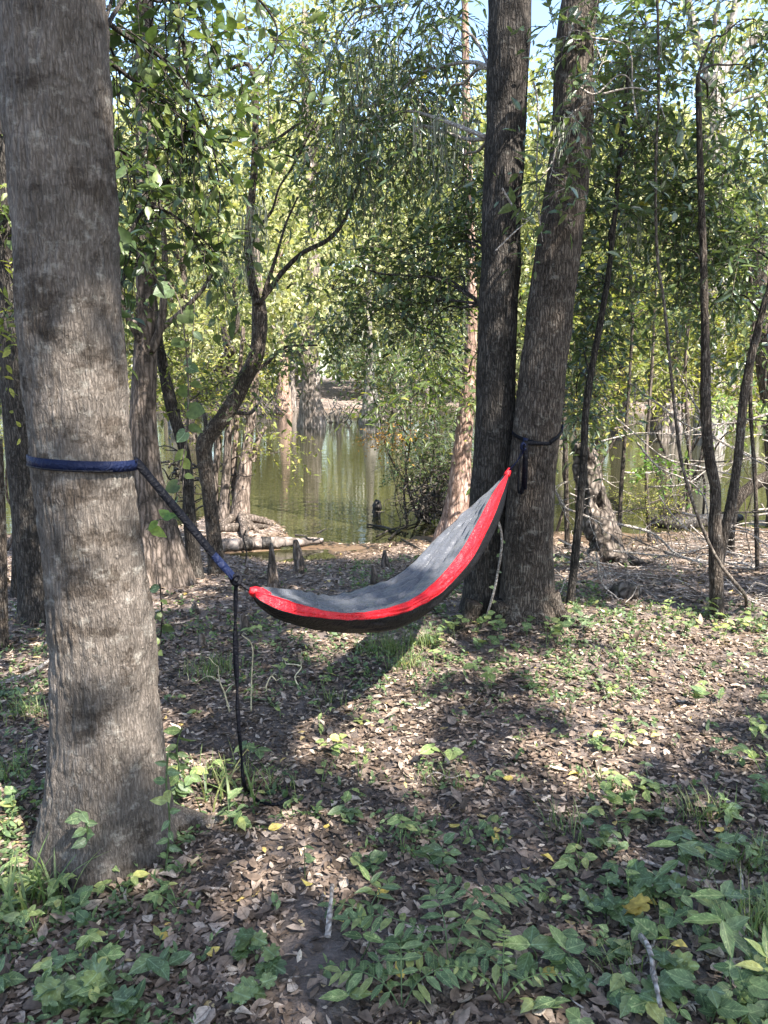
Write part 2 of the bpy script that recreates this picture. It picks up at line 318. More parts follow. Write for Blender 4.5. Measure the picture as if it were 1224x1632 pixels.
def tube(P, R, seg=8, n=None, disp=None, cap=True):
    if n is None: n = max(3, len(P) * 3)
    Q, r = spline(P, R, n)
    T = np.gradient(Q, axis=0); T /= np.linalg.norm(T, axis=1)[:, None] + 1e-12
    m = np.abs(T.mean(0)); ref = np.eye(3)[int(np.argmin(m))]
    U = ref - T * (T @ ref)[:, None]; U /= np.linalg.norm(U, axis=1)[:, None]; W = np.cross(T, U)
    th = np.linspace(0, 2 * math.pi, seg, endpoint=False)
    dirs = np.cos(th)[None, :, None] * U[:, None] + np.sin(th)[None, :, None] * W[:, None]
    V = Q[:, None] + dirs * r[:, None, None]
    if disp is not None: V = V + dirs * disp(V, th[None, :] + 0 * r[:, None], Q, r)[..., None]
    a = np.arange(n - 1)[:, None] * seg; j = np.arange(seg)[None]; jn = (j + 1) % seg
    F = np.stack([a + j, a + jn, a + seg + jn, a + seg + j], -1).reshape(-1, 4)
    V = V.reshape(-1, 3)
    if cap:
        c0, c1 = len(V), len(V) + 1
        V = np.concatenate([V, Q[:1], Q[-1:]])
        jj = np.arange(seg); kk = (jj + 1) % seg; e = (n - 1) * seg
        F = np.concatenate([F, np.stack([jj, kk, np.full(seg, c0), np.full(seg, c0)], -1)[:, [1, 0, 2, 3]], np.stack([e + jj, e + kk, np.full(seg, c1), np.full(seg, c1)], -1)])
        # degenerate quads for the caps are turned into small real ones
        F[-2 * seg:-seg, 3] = F[-2 * seg:-seg, 2]; 
    return V, F
def tri_of(F):                         # quads -> triangles (drops the degenerate half of cap fans)
    if F.shape[1] == 3: return F
    A = np.concatenate([F[:, [0, 1, 2]], F[:, [0, 2, 3]]])
    ok = (A[:, 0] != A[:, 1]) & (A[:, 1] != A[:, 2]) & (A[:, 0] != A[:, 2]); return A[ok]
def T(*a, **k):
    V, F = tube(*a, **k); return V, tri_of(F)
def rugged(amp, cell, stretch, seed=0, lump=0.0, lc=.12):
    def f(V, th, Q, r):
        Pn = V / np.array([cell, cell, cell * stretch])
        a = vnoise(Pn, seed); b = vnoise(Pn * 2.1 + 5, seed + 1)
        d = amp * ((1 - np.abs(2 * a - 1)) * .7 + b * .5 - .6)
        if lump: d = d + lump * (fbm(V / lc, seed + 4, 2) - .5)
        return d
    return f
def px_trunk(rows, Y, dy=0.0):          # rows: (left px, right px, py) measured on the photograph -> centres and radii
    P, R = [], []
    for k, (l, r, y) in enumerate(rows):
        p = at((l + r) / 2, y, Y + dy * k); P.append(p); R.append((r - l) / 2 * zc(p) / FPX)
    return np.array(P), np.array(R)
def px_path(pts, Y, w=None):
    P = np.array([at(a[0], a[1], a[2] if len(a) > 2 else Y) for a in pts]); return P
def px_r(w, p): return w * .5 * zc(p) / FPX

# ------------------------------------------------------------------ leaf templates (x along the leaf, y across, z up)
def fan(outline, zc_=-.03):
    V = [(.42, 0, zc_)] + outline; n = len(outline)
    return np.array(V, float), np.array([[0, 1 + i, 1 + (i + 1) % n] for i in range(n)])
TPL = {}
TPL['diamond'] = (np.array([(0, 0, 0), (.45, -.5, .06), (1, 0, -.04), (.45, .5, .06)], float), np.array([[0, 1, 2], [0, 2, 3]]))
TPL['oval'] = (np.array([(0, 0, 0), (.28, -.42, .05), (.28, .42, .05), (.65, -.42, .03), (.65, .42, .03), (1, 0, -.10), (.45, 0, -.01)], float),
               np.array([[0, 1, 6], [0, 6, 2], [1, 3, 6], [2, 6, 4], [3, 5, 6], [4, 6, 5]]))
TPL['ovate'] = (np.array([(0, 0, 0), (.12, -.30, .03), (.12, .30, .03), (.35, -.50, .06), (.35, .50, .06), (.65, -.36, .04), (.65, .36, .04), (.86, -.15, -.02), (.86, .15, -.02), (1, 0, -.09), (.3, 0, -.01), (.68, 0, -.02)], float),
                np.array([[0, 1, 10], [0, 10, 2], [1, 3, 10], [2, 10, 4], [3, 5, 11], [3, 11, 10], [4, 11, 6], [4, 10, 11], [5, 7, 11], [6, 11, 8], [7, 9, 11], [8, 11, 9]]))
def curl_tpl(c1, c2, tw):
    V = TPL['ovate'][0].copy(); V[:, 2] = V[:, 2] * 0 + c1 * (V[:, 1] ** 2) * 2 + c2 * (V[:, 0] - .5) ** 2 + tw * V[:, 1] * (V[:, 0] - .5); return V, TPL['ovate'][1]
for k, (a, b, c) in enumerate([(.25, .2, .2), (.5, .1, -.3), (-.2, .35, .3), (.35, -.3, .1), (-.3, -.2, -.4), (.15, .5, 0)]): TPL['litter%d' % k] = curl_tpl(a, b, c)
def litter_small(c1, c2):
    V = np.array([(0, 0, c2 * .25), (.3, -.45, c1 * .3), (.35, 0, 0), (.3, .45, c1 * .3), (.75, -.3, c1 * .2), (.75, .3, c1 * .2), (1, 0, c2 * .3)], float)
    return V, np.array([[0, 1, 2], [0, 2, 3], [1, 4, 2], [3, 2, 5], [4, 6, 2], [2, 6, 5]])
TPL['small0'] = litter_small(.45, .3); TPL['small1'] = litter_small(-.35, .2); TPL['small2'] = litter_small(.2, -.35)
def polar(fr, zf=lambda a, r: 0):
    o = []
    for a, r in fr:
        A = math.radians(a); o.append((.42 + r * math.cos(A) * .58, r * math.sin(A) * .55, zf(a, r)))
    return fan(o)
TPL['lobed'] = polar([(180, .62), (165, .9), (150, .95), (135, .75), (118, .98), (100, 1.0), (84, .72), (66, .98), (45, .95), (28, .66), (14, .92), (0, 1.05), (-14, .92), (-28, .66), (-45, .95), (-66, .98), (-84, .72), (-100, 1.0), (-118, .98), (-135, .75), (-150, .95), (-165, .9)], lambda a, r: .05 * math.sin(math.radians(a * 5)))
TPL['heart'] = polar([(180, .50), (160, .88), (135, 1.0), (105, 1.0), (75, .9), (45, .8), (20, .85), (0, 1.02), (-20, .85), (-45, .8), (-75, .9), (-105, 1.0), (-135, 1.0), (-160, .88)], lambda a, r: .04)
TPL['notched'] = (np.array([(0, 0, 0), (.15, -.35, .03), (.15, .35, .03), (.38, -.50, .05), (.38, .46, .05), (.48, -.36, .04), (.52, .34, .04), (.64, -.38, .02), (.68, .34, .02), (.84, -.14, -.03), (.84, .16, -.03), (1, 0, -.10), (.3, 0, -.02), (.7, 0, -.03)], float),
                  np.array([[0, 1, 12], [0, 12, 2], [1, 3, 12], [2, 12, 4], [3, 5, 12], [4, 12, 6], [5, 13, 12], [6, 12, 13], [5, 7, 13], [6, 13, 8], [7, 9, 13], [8, 13, 10], [9, 11, 13], [10, 13, 11]]))
def nrm(A): return A / (np.linalg.norm(A, axis=-1, keepdims=True) + 1e-9)
def rdir(n): return nrm(rng.normal(size=(n, 3)))
def leaves_np(tpl, pos, d, n, L, W):
    tv, tf = TPL[tpl]; x = nrm(d); z = nrm(n - x * (n * x).sum(1, keepdims=True)); y = np.cross(z, x)
    V = pos[:, None] + x[:, None] * (tv[None, :, 0:1] * L[:, None, None]) + y[:, None] * (tv[None, :, 1:2] * W[:, None, None]) + z[:, None] * (tv[None, :, 2:3] * L[:, None, None])
    k = len(tv); F = (np.arange(len(pos))[:, None, None] * k + tf[None]).reshape(-1, 3)
    return V.reshape(-1, 3), F, k
VAR = {}
def variant(tpl, mat, i):
    key = (tpl, mat, i)
    if key not in VAR:
        tv, tf = TPL[tpl]; me = VAR[key] = mesh_np('leaf_' + tpl, tv, tf, mat, True, np.full(len(tv), (i + .5) / 8))
        at_ = me.attributes.new('luv', 'FLOAT_VECTOR', 'POINT'); q = np.array(tv, np.float32); q[:, 2] = 1; at_.data.foreach_set('vector', q.ravel())
    return VAR[key]
def leaf_obj(name, tpl, mat, pos, d, n, L, W, parent=None, var=None):
    x = d / (np.linalg.norm(d) + 1e-9); z = n - x * (n @ x); z = z / (np.linalg.norm(z) + 1e-9); y = np.cross(z, x)
    o = bpy.data.objects.new(name, variant(tpl, mat, random.randrange(8) if var is None else var)); COL.objects.link(o)
    p = pos - ORIG[parent] if parent is not None else pos
    mt = Matrix(((x[0] * L, y[0] * W, z[0] * L, p[0]), (x[1] * L, y[1] * W, z[1] * L, p[1]), (x[2] * L, y[2] * W, z[2] * L, p[2]), (0, 0, 0, 1)))
    if parent is not None: o.parent = parent
    o.matrix_local = mt; ORIG[o] = pos
    return o
def foliage(parent, A, tpl, mat, name='foliage', ind=0, brs=None, ind_tpl=None):
    pos, d, n, L, W = A
    if ind:
        u, v, z = pix(pos); ok = (u > 0) & (u < 1224) & (v > 0) & (v < 1632) & (z > .4)
        score = np.where(ok, L / z, -1); idx = np.argsort(-score)[:ind]; idx = idx[score[idx] > 0]
        for i in idx:
            pr = min(brs, key=lambda q: ((q[1] - pos[i]) ** 2).sum())[0] if brs else parent
            leaf_obj('leaf', ind_tpl or tpl, mat, pos[i], d[i], n[i], L[i], W[i], pr)
        keep = np.ones(len(pos), bool); keep[idx] = False; pos, d, n, L, W = pos[keep], d[keep], n[keep], L[keep], W[keep]
    V, F, k = leaves_np(tpl, pos, d, n, L, W)
    return part(parent, name, V, F, mat, np.repeat(rng.random(len(pos)), k), kind='stuff')
def sprays(O, D, L, K, leaf, asp=.42, droop=.35, twig_r=.0022, side=.85, upn=1.0, var=.3):
    n = len(O); D = nrm(D); t = (np.arange(K) + .6) / K; t = np.clip(t[None] + rng.normal(size=(n, K)) * .03, .05, 1)
    P = O[:, None] + D[:, None] * (L[:, None] * t)[..., None]; P[..., 2] -= droop * L[:, None] * t ** 2
    sd = nrm(np.cross(D, np.array([0, 0, 1.0])[None] + rng.normal(size=(n, 3)) * .45))
    sg = np.where(np.arange(K) % 2 == 0, 1.0, -1.0)[None, :, None]
    LD = D[:, None] * .55 + sd[:, None] * sg * side + rng.normal(size=(n, K, 3)) * .32; LD[..., 2] -= droop * .55
    NN = rng.normal(size=(n, K, 3)) * .45; NN[..., 2] += upn
    ll = leaf * (1 + var * rng.normal(size=(n, K))); ll = np.clip(ll, leaf * .45, leaf * 1.7)
    ww = ll * asp * (1 + .15 * rng.normal(size=(n, K)))
    ts = np.linspace(0, 1, 4); Q = O[:, None] + D[:, None] * (L[:, None] * ts)[..., None]; Q[..., 2] -= droop * L[:, None] * ts ** 2
    a = nrm(np.cross(D, rdir(n))); b = np.cross(D, a); rr = twig_r * np.array([1.3, 1, .75, .4])
    th = np.arange(3) * 2.0944
    ring = np.cos(th)[None, :, None] * a[:, None] + np.sin(th)[None, :, None] * b[:, None]
    TV = Q[:, :, None] + ring[:, None] * rr[None, :, None, None]
    base = (np.arange(n) * 12)[:, None, None]; i = np.arange(3)[:, None] * 3; j = np.arange(3)[None]; jn = (j + 1) % 3
    q = np.stack([i + j, i + jn, i + 3 + jn, i + 3 + j], -1).reshape(-1, 4)
    TF = (base + q[None]).reshape(-1, 4)
    A = tuple(x.reshape(-1, *x.shape[2:]) for x in (P, LD, NN, ll, ww))
    return A, (TV.reshape(-1, 3), TF)
def in_blobs(blobs, n_each):           # blobs: (px, py, Y, rx px, ry px, depth m)
    O, C = [], []
    for b in blobs:
        px, py, Y, rx, ry, dz = b[:6]; c = at(px, py, Y); s = zc(c) / FPX; m = int(n_each * (b[6] if len(b) > 6 else 1))
        q = rdir(m) * (rng.random((m, 1)) ** .45); O.append(c + q * np.array([rx * s, dz, ry * s])); C.append(np.repeat(c[None], m, 0))
    return np.concatenate(O), np.concatenate(C)
def cat(*As): return tuple(np.concatenate(x) for x in zip(*As))
def limb(a, b, ra, rb, sag=.12, jit=.04, n=5, seg=6):
    t = np.linspace(0, 1, n)[:, None]; P = a + (b - a) * t; P[:, 2] += sag * np.sin(t[:, 0] * math.pi) * np.linalg.norm(b - a)
    P[1:-1] += rng.normal(size=(n - 2, 3)) * jit * np.linalg.norm(b - a)
    return T(P, np.linspace(ra, rb, n), seg=seg, n=n * 3)
FD = 1.2
def leafy(tree, blobs, n_each, leaf, mat, tpl='oval', L=.34, K=9, asp=.42, droop=.35, outward=.6, start=None, twig='bark_twig', branch_mat='bark_brown', br=(.016, .004), ind=0, jitter=.9, upn=1.0, limbs=True, ind_tpl=None, up=.1):
    O, C = in_blobs(blobs, n_each * FD)
    D = (O - C); D = nrm(D) * outward + rdir(len(O)) * jitter; D[:, 2] += up - .15
    A, tw = sprays(O, D, L * (.7 + .6 * rng.random(len(O))), K, leaf, asp, droop, upn=upn)
    part(tree, 'twigs', tw[0], tw[1], twig, kind='stuff')
    brs = []
    if limbs and start is not None:
        for b in blobs:
            c = at(*b[:3]); s = min(start, key=lambda q: np.linalg.norm(q - c) + 0.6 * max(0, q[2] - c[2]))
            V, F = limb(np.array(s, float), c, br[0], br[1]); brs.append((part(tree, 'branch', V, F, branch_mat), c))
            # side limbs inside the clump
            sub = []
            for k in range(4):
                e = c + (rdir(1)[0]) * np.array([b[3], 0, b[4]]) * zc(c) / FPX * .9 + np.array([0, rng.normal() * b[5] * .5, 0])
                sub.append(limb(c, e, br[1], .0018, sag=.05))
            V, F = join(sub); part(tree, 'side_branches', V, F, branch_mat, kind='stuff')
    foliage(tree, A, tpl, mat, ind=ind, ind_tpl=ind_tpl, brs=brs)
def moss(px, py, Y, w, h, n, label, group='grey moss hanging in the trees', sw=.005):
    c = at(px, py, Y); s = zc(c) / FPX; Vs, Fs, rn = [], [], []
    for k in range(n):
        o = c + np.array([rng.normal() * w * s * .4, rng.normal() * w * s * .4, rng.normal() * h * s * .06]); Lh = h * s * rng.uniform(.35, 1.0); m = 7
        t = np.linspace(0, 1, m); ph = rng.random(4) * 6.28; wob = Lh * .05
        X = o[0] + wob * np.sin(t * 9 + ph[0]) * t; Yy = o[1] + wob * np.sin(t * 8 + ph[1]) * t; Z = o[2] - Lh * t
        ang = ph[2] + t * 3; hw = sw * (1.1 - t * .8)
        A = np.stack([X - hw * np.cos(ang), Yy - hw * np.sin(ang), Z], -1); B = np.stack([X + hw * np.cos(ang), Yy + hw * np.sin(ang), Z], -1)
        V = np.stack([A, B], 1).reshape(-1, 3); i = np.arange(m - 1) * 2
        Vs.append(V); Fs.append(np.stack([i, i + 1, i + 3, i + 2], -1)); rn.append(np.full(len(V), rng.random()))
    V, F = join(list(zip(Vs, Fs)))
    return single('hanging_moss', label, 'moss', V, F, 'moss_grey', group=group, rnd=np.concatenate(rn), loc=c)

# ------------------------------------------------------------------ setting: ground, water
ys = np.concatenate([np.linspace(-14, .8, 30), np.linspace(.85, 12.5, 190), np.linspace(12.7, 44, 20), np.linspace(44.3, 66, 40), np.geomspace(67, 900, 24)])
xs = np.concatenate([-np.geomspace(700, 8.2, 40), np.linspace(-8, 8, 200), np.geomspace(8.2, 700, 40)])
X, Yg = np.meshgrid(xs, ys); Z = terrain(X, Yg)
nx, ny = len(xs), len(ys); a = np.arange(ny - 1)[:, None] * nx; j = np.arange(nx - 1)[None]
F = np.stack([a + j, a + j + 1, a + nx + j + 1, a + nx + j], -1).reshape(-1, 4)
g = single('ground', None, None, np.stack([X, Yg, Z], -1).reshape(-1, 3), F, 'ground', kind='structure', loc=np.zeros(3))
wx = np.linspace(-140, 140, 3); wy = np.linspace(6.9, 62, 3); X, Yg = np.meshgrid(wx, wy)
single('water', None, None, np.stack([X, Yg, 0 * X + WATER], -1).reshape(-1, 3), np.array([[0, 1, 4, 3], [1, 2, 5, 4], [3, 4, 7, 6], [4, 5, 8, 7]]), 'water', kind='structure', loc=np.array([0, 7, WATER]))

def in_poly(x, y, P):
    c = np.zeros(np.shape(x), bool); n = len(P)
    for i in range(n):
        x1, y1 = P[i]; x2, y2 = P[(i + 1) % n]
        k = (y1 > y) != (y2 > y); c ^= k & (x < (x2 - x1) * (y - y1) / ((y2 - y1) if y2 != y1 else 1e-9) + x1)
    return c

# ------------------------------------------------------------------ big trees at the front
def flare(base_z, amp, h, k, ph, extra=None):
    def f(V, th, Q, r):
        w = np.exp(-np.clip(V[..., 2] - base_z, 0, None) / h)
        return w * amp * (.5 + .5 * np.cos(k * th + ph) * (.6 + .4 * np.cos(2 * th + ph * 2)))
    return f
def addf(*fs):
    return lambda V, th, Q, r: sum(f(V, th, Q, r) for f in fs)

# left: grey barked trunk that carries one end of the hammock
LT_ROWS = [(48, 296, 1455), (55, 290, 1425), (62, 284, 1380), (72, 272, 1300), (84, 262, 1200), (85, 251, 1120), (80, 245, 1000), (68, 222, 850), (55, 208, 735), (35, 197, 550), (20, 185, 350), (5, 175, 150), (-5, 165, 0)]
P, R = px_trunk(LT_ROWS, 2.42); 
top = P[-1] + np.array([[-.02, .01, 1.3], [-.08, .05, 3.6], [-.1, .1, 6.6]]); P = np.concatenate([P, top]); R = np.concatenate([R, [R[-1] * .95, .11, .05]])
LT_P, LT_R = P, R
left_tree = root('tree', 'thick grey-barked tree at the left, blue strap tied round it', 'tree', (P[1][0], P[1][1], tz(P[1][0], P[1][1])))
def left_bark(V, th, Q, r):
    Pn = V / np.array([.016, .016, .12]); warp = (fbm(V / .09, 31, 2) - .5) * 2.2; Pn = Pn + warp[..., None] * np.array([1, 1, 0])
    a = vnoise(Pn, 21); b = vnoise(V / np.array([.012, .012, .035]), 22); c = fbm(V / np.array([.10, .10, .05]), 23, 3)
    scaly = np.clip((c - .52) * 6, 0, 1)
    plates = vnoise(V / np.array([.022, .022, .016]), 25)
    return -.0095 * (1 - np.abs(2 * a - 1)) ** 2 + .003 * (b - .5) + scaly * .009 * (plates - .35) + .014 * (fbm(V / .16, 24, 2) - .5)
Q1 = tube(P[:-2], R[:-2], seg=190, n=440, disp=addf(left_bark, flare(0.02, .035, .09, 5, 1.2)), cap=False)
part(left_tree, 'trunk', Q1[0], Q1[1], 'bark_grey')
V, F = T(P[-3:], R[-3:], seg=30, n=30, disp=rugged(.006, .02, 8, 21)); part(left_tree, 'upper_trunk', V, F, 'bark_grey')
def root_tube(tree, pts, r0, r1, mat, seg=12, lump=.02):
    V, F = T(np.array(pts), np.linspace(r0, r1, len(pts)), seg=seg, n=24, disp=rugged(.008, .03, 3, 3, lump, .1)); return part(tree, 'root', V, F, mat)
b = LT_P[1]
for (dx, dy, L_, r_) in [(.9, .25, .36, .07), (-.95, .1, .2, .05), (.25, -1, .2, .055), (-.6, -.8, .18, .05)]:
    d = np.array([dx, dy, 0]) / math.hypot(dx, dy); pp = []
    for t in np.linspace(.2, 1, 5):
        q = b + d * (.08 + L_ * t); pp.append((q[0], q[1], tz(q[0], q[1]) + .10 * (1 - t) ** 1.5 - .015))
    root_tube(left_tree, pp, r_, .015, 'bark_grey')
# branches of the left tree that hang into the top left of the view
LBR = [[(150, 20, 2.7), (205, 60, 2.9), (262, 95, 3.0), (300, 140, 3.1), (335, 215, 3.2), (350, 300, 3.25)],
       [(150, 80, 2.8), (215, 130, 3.0), (270, 170, 3.1), (320, 215, 3.2), (385, 230, 3.3)],
       [(160, -40, 2.9), (260, -20, 3.1), (300, 120, 3.2), (290, 240, 3.2), (285, 330, 3.2)],
       [(160, 420, 2.8), (200, 380, 3.0), (240, 330, 3.1), (300, 360, 3.2), (340, 400, 3.2)],
       [(165, -60, 3.0), (300, -60, 3.2), (380, -30, 3.3), (440, 40, 3.4), (430, 110, 3.4)],
       [(160, 250, 2.9), (195, 240, 3.1), (215, 300, 3.2), (205, 420, 3.3)]]
OA, DA, LB = [], [], []
for pl in LBR:
    pp = px_path(pl, 3); V, F = T(pp, np.linspace(.010, .0025, len(pp)), seg=6, n=30, disp=None); LB.append((part(left_tree, 'branch', V, F, 'bark_dark'), pp[len(pp) // 2]))
    Q, _ = spline(pp, np.ones(len(pp)), 40); i = rng.integers(6, 40, 26); OA.append(Q[i] + rng.normal(size=(26, 3)) * .02); DA.append(rdir(26) + np.array([0, 0, -.25]))
O = np.concatenate(OA); D = np.concatenate(DA)
A1, tw = sprays(O, D, .22 + .14 * rng.random(len(O)), 7, .058, .46, .5, upn=.55)
part(left_tree, 'twigs', tw[0], tw[1], 'bark_dark', kind='stuff')
ob = foliage(left_tree, A1, 'ovate', 'leaf_dark', ind=290, ind_tpl='ovate', brs=LB)
leafy(left_tree, [(240, 40, 3.6, 95, 70, .35), (190, 160, 3.6, 35, 110, .3), (330, 60, 3.8, 80, 60, .35), (205, 330, 3.8, 35, 90, .3, .7)], 18, .058, 'leaf_dark', tpl='ovate', L=.3, K=7, asp=.48, droop=.45, start=[at(160, 60, 2.6)], branch_mat='bark_dark', br=(.008, .003))

# dark trunk partly hidden behind it
P, R = px_trunk([(25, 112, 1030), (36, 100, 1000), (30, 88, 900), (10, 70, 700), (-5, 55, 450), (-15, 46, 200), (-25, 38, 0)], 4.75)
P = np.concatenate([P, P[-1:] + np.array([[-.1, .1, 3]])]); R = np.append(R, .06)
t2 = root('tree', 'dark furrowed trunk half hidden behind the thick grey tree at far left', 'tree', (P[1][0], P[1][1], tz(P[1][0], P[1][1])))
V, F = T(P, R, seg=54, n=170, disp=addf(rugged(.010, .035, 7, 8), flare(P[0][2] + .05, .08, .15, 5, 0))); part(t2, 'trunk', V, F, 'bark_dark')
leafy(t2, [(15, 420, 4.6, 40, 130, .4), (20, 620, 5.0, 40, 40, .3, .6), (10, 250, 4.8, 40, 100, .4)], 26, .06, 'leaf_mid', L=.3, K=8, start=[P[4], P[5]], br=(.01, .003))
# slim stems at the far left
for k, (rows, Y, lab) in enumerate([([(18, 34, 985), (20, 32, 850), (14, 25, 700), (12, 22, 560)], 5.4, 'slim dark stem standing just left of the dark furrowed trunk'),
                                    ([(-12, 14, 1045), (-8, 11, 950), (-8, 10, 860), (-14, 3, 700)], 4.2, 'pale slim trunk cut by the left edge of the view')]):
    P, R = px_trunk(rows, Y); t = root('young_tree', lab, 'tree', (P[0][0], P[0][1], tz(P[0][0], P[0][1])))
    P[0][2] = tz(P[0][0], P[0][1]) - .05
    V, F = T(P, R, seg=14, n=30, disp=rugged(.004, .03, 5, k)); part(t, 'trunk', V, F, 'bark_brown' if k else 'bark_dark')
    leafy(t, [(8, 560 - 60 * k, Y, 40, 70, .3)], 16, .05, 'leaf_yellow', start=[P[-1]], br=(.006, .002))

# buttressed tree behind the hammock strap
P, R = px_trunk([(205, 330, 985), (214, 314, 950), (211, 287, 860), (207, 258, 760), (208, 248, 660), (214, 250, 560), (217, 249, 470), (218, 248, 300), (216, 245, 120), (214, 242, -30)], 5.9)
P = np.concatenate([P, P[-1:] + np.array([[0, .1, 3.5]])]); R = np.append(R, .05)
t3 = root('buttressed_tree', 'tree with a fluted swollen base, behind the blue strap at left', 'tree', (P[1][0], P[1][1], tz(P[1][0], P[1][1])))
zb = P[1][2]
def flutes(V, th, Q, r):
    w = np.exp(-np.clip(V[..., 2] - zb, 0, None) / .32); return w * .06 * (np.abs(np.sin(6.5 * th + .7 * np.sin(3 * th))) - .5)
V, F = T(P, R, seg=90, n=200, disp=addf(rugged(.007, .03, 8, 12), flutes)); part(t3, 'trunk', V, F, 'bark_butt')
T3P = P
for pts, w in [([(226, 545), (206, 505), (192, 470), (186, 400), (182, 300), (178, 180)], (16, 7)), ([(240, 560), (256, 520), (262, 455), (262, 390), (256, 330), (246, 260)], (15, 5)),
               ([(256, 525), (285, 500), (320, 465), (345, 425), (352, 415)], (9, 4))]:
    pp = px_path(pts, 5.85); V, F = T(pp, np.linspace(px_r(w[0], pp[0]), px_r(w[1], pp[0]), len(pp)), seg=12, n=40, disp=rugged(.004, .03, 4, 5)); part(t3, 'limb', V, F, 'bark_butt')
leafy(t3, [(190, 420, 5.6, 30, 110, .4), (290, 300, 5.6, 60, 90, .5), (230, 180, 6, 60, 100, .5, 1.2), (330, 380, 5.7, 60, 60, .4, .6), (300, 130, 6.2, 90, 90, .6), (215, 50, 6.3, 90, 60, .6, 1.2)], 40, .054, 'leaf_dark', tpl='oval', L=.34, K=8, start=[at(185, 350, 5.85), at(256, 340, 5.85), at(350, 415, 5.85)], br=(.010, .003))

# bent slim tree beside it with a climbing vine
P, R = px_trunk([(292, 338, 960), (300, 325, 925), (292, 312, 820), (290, 306, 740), (280, 297, 700), (266, 286, 655), (254, 272, 600), (248, 262, 555), (236, 250, 480)], 6.15)
t3b = root('bent_tree', 'slim bent dark trunk leaning onto the fluted tree', 'tree', (P[1][0], P[1][1], tz(P[1][0], P[1][1])))
V, F = T(P, R, seg=26, n=90, disp=addf(rugged(.006, .03, 5, 15, .012), flare(P[0][2] + .03, .05, .12, 4, .4))); part(t3b, 'trunk', V, F, 'bark_dark')
leafy(t3b, [(250, 560, 6.1, 50, 30, .3), (300, 620, 6.4, 50, 30, .4)], 20, .05, 'leaf_yellow', start=[P[-2]], br=(.006, .002), L=.25)

# forked leaning tree in the middle left
P, R = px_trunk([(322, 372, 945), (332, 360, 920), (329, 352, 850), (320, 342, 770), (313, 338, 712), (326, 350, 688), (356, 380, 648), (378, 402, 605), (397, 422, 560), (402, 426, 510), (402, 422, 480)], 6.4)
t4 = root('forked_tree', 'leaning dark tree that bends right and forks above the pond', 'tree', (P[1][0], P[1][1], tz(P[1][0], P[1][1])))
V, F = T(P, R, seg=36, n=140, disp=addf(rugged(.006, .03, 5, 18, .014), flare(P[0][2] + .03, .05, .12, 4, 1))); part(t4, 'trunk', V, F, 'bark_brown')
forks = [([(411, 485), (400, 450), (393, 400), (394, 345), (400, 270), (402, 180), (400, 120), (388, 84), (365, 84), (345, 90)], (16, 5)),
         ([(413, 485), (428, 462), (450, 430), (480, 400), (520, 378), (545, 348), (556, 318), (575, 270), (600, 200), (615, 120)], (9, 4)),
         ([(398, 400), (412, 360), (430, 330), (440, 290), (462, 250), (500, 170)], (6, 3)), ([(420, 470), (436, 410), (450, 350), (468, 300)], (7, 3)),
         ([(403, 240), (425, 225), (455, 195), (480, 170)], (7, 3)), ([(385, 605), (420, 580), (450, 552), (500, 548)], (7, 3)), ([(330, 690), (318, 660), (300, 640)], (8, 4)), ([(365, 655), (392, 660), (400, 650)], (8, 4))]
for pts, w in forks:
    pp = px_path(pts, 6.35); pp[:, 1] += np.linspace(0, .3, len(pp)); V, F = T(pp, np.linspace(px_r(w[0], pp[0]), px_r(w[1], pp[0]), len(pp)), seg=12, n=60, disp=rugged(.003, .03, 3, 5, .008)); part(t4, 'limb', V, F, 'bark_brown')
leafy(t4, [(440, 160, 6.6, 70, 60, .6), (500, 230, 6.6, 60, 60, .5), (470, 70, 6.8, 80, 60, .6, .8), (420, 260, 6.6, 40, 60, .4, .6), (520, 330, 6.6, 50, 40, .4, .5), (470, 560, 6.4, 60, 25, .4, .7), (570, 130, 6.8, 70, 90, .6), (350, 610, 6.5, 60, 30, .4, .6)], 34, .055, 'leaf_mid', L=.3, K=9, asp=.38, droop=.45,
      start=[at(400, 120, 6.6), at(465, 250, 6.6), at(600, 200, 6.65), at(455, 560, 6.5), at(300, 640, 6.4), at(480, 170, 6.5)], br=(.009, .003), branch_mat='bark_brown')

# leaning stems on the bank by the pond
t5 = root('bank_tree', 'cluster of slim pinkish stems leaning on the pond bank', 'tree', (at(380, 830, 9.3)[0], 9.3, tz(at(380, 830, 9.3)[0], 9.3)))
for rows in [[(362, 405, 850), (368, 398, 815), (378, 400, 760), (388, 404, 700), (396, 410, 640), (402, 416, 560), (405, 419, 470), (400, 412, 380)], [(345, 368, 830), (352, 366, 780), (358, 370, 700), (364, 374, 620), (352, 360, 520)], [(372, 390, 825), (368, 378, 760), (372, 380, 690), (378, 385, 600), (385, 391, 520)], [(330, 350, 830), (335, 347, 770), (342, 352, 700), (330, 338, 620)],
             [(398, 408, 735), (408, 416, 700), (420, 427, 680)]]:
    P, R = px_trunk(rows, 9.35 + rng.normal() * .12); V, F = T(P, R, seg=18, n=60, disp=rugged(.008, .05, 5, 22, .02)); part(t5, 'trunk', V, F, 'bark_tan' if rows[0][0] > 350 else 'bark_butt')
for (a_, b_) in [((385, 820), (392, 870)), ((380, 825), (415, 850)), ((370, 825), (345, 852)), ((390, 825), (440, 838))]:
    p0 = at(*a_, 9.25); p1 = gpx(*b_); p1[2] -= .02; V, F = T(np.array([p0, (p0 + p1) / 2 + [0, 0, .03], p1]), [.055, .045, .015], seg=10, n=18, disp=rugged(.01, .05, 3, 4, .03)); part(t5, 'root', V, F, 'bark_butt')
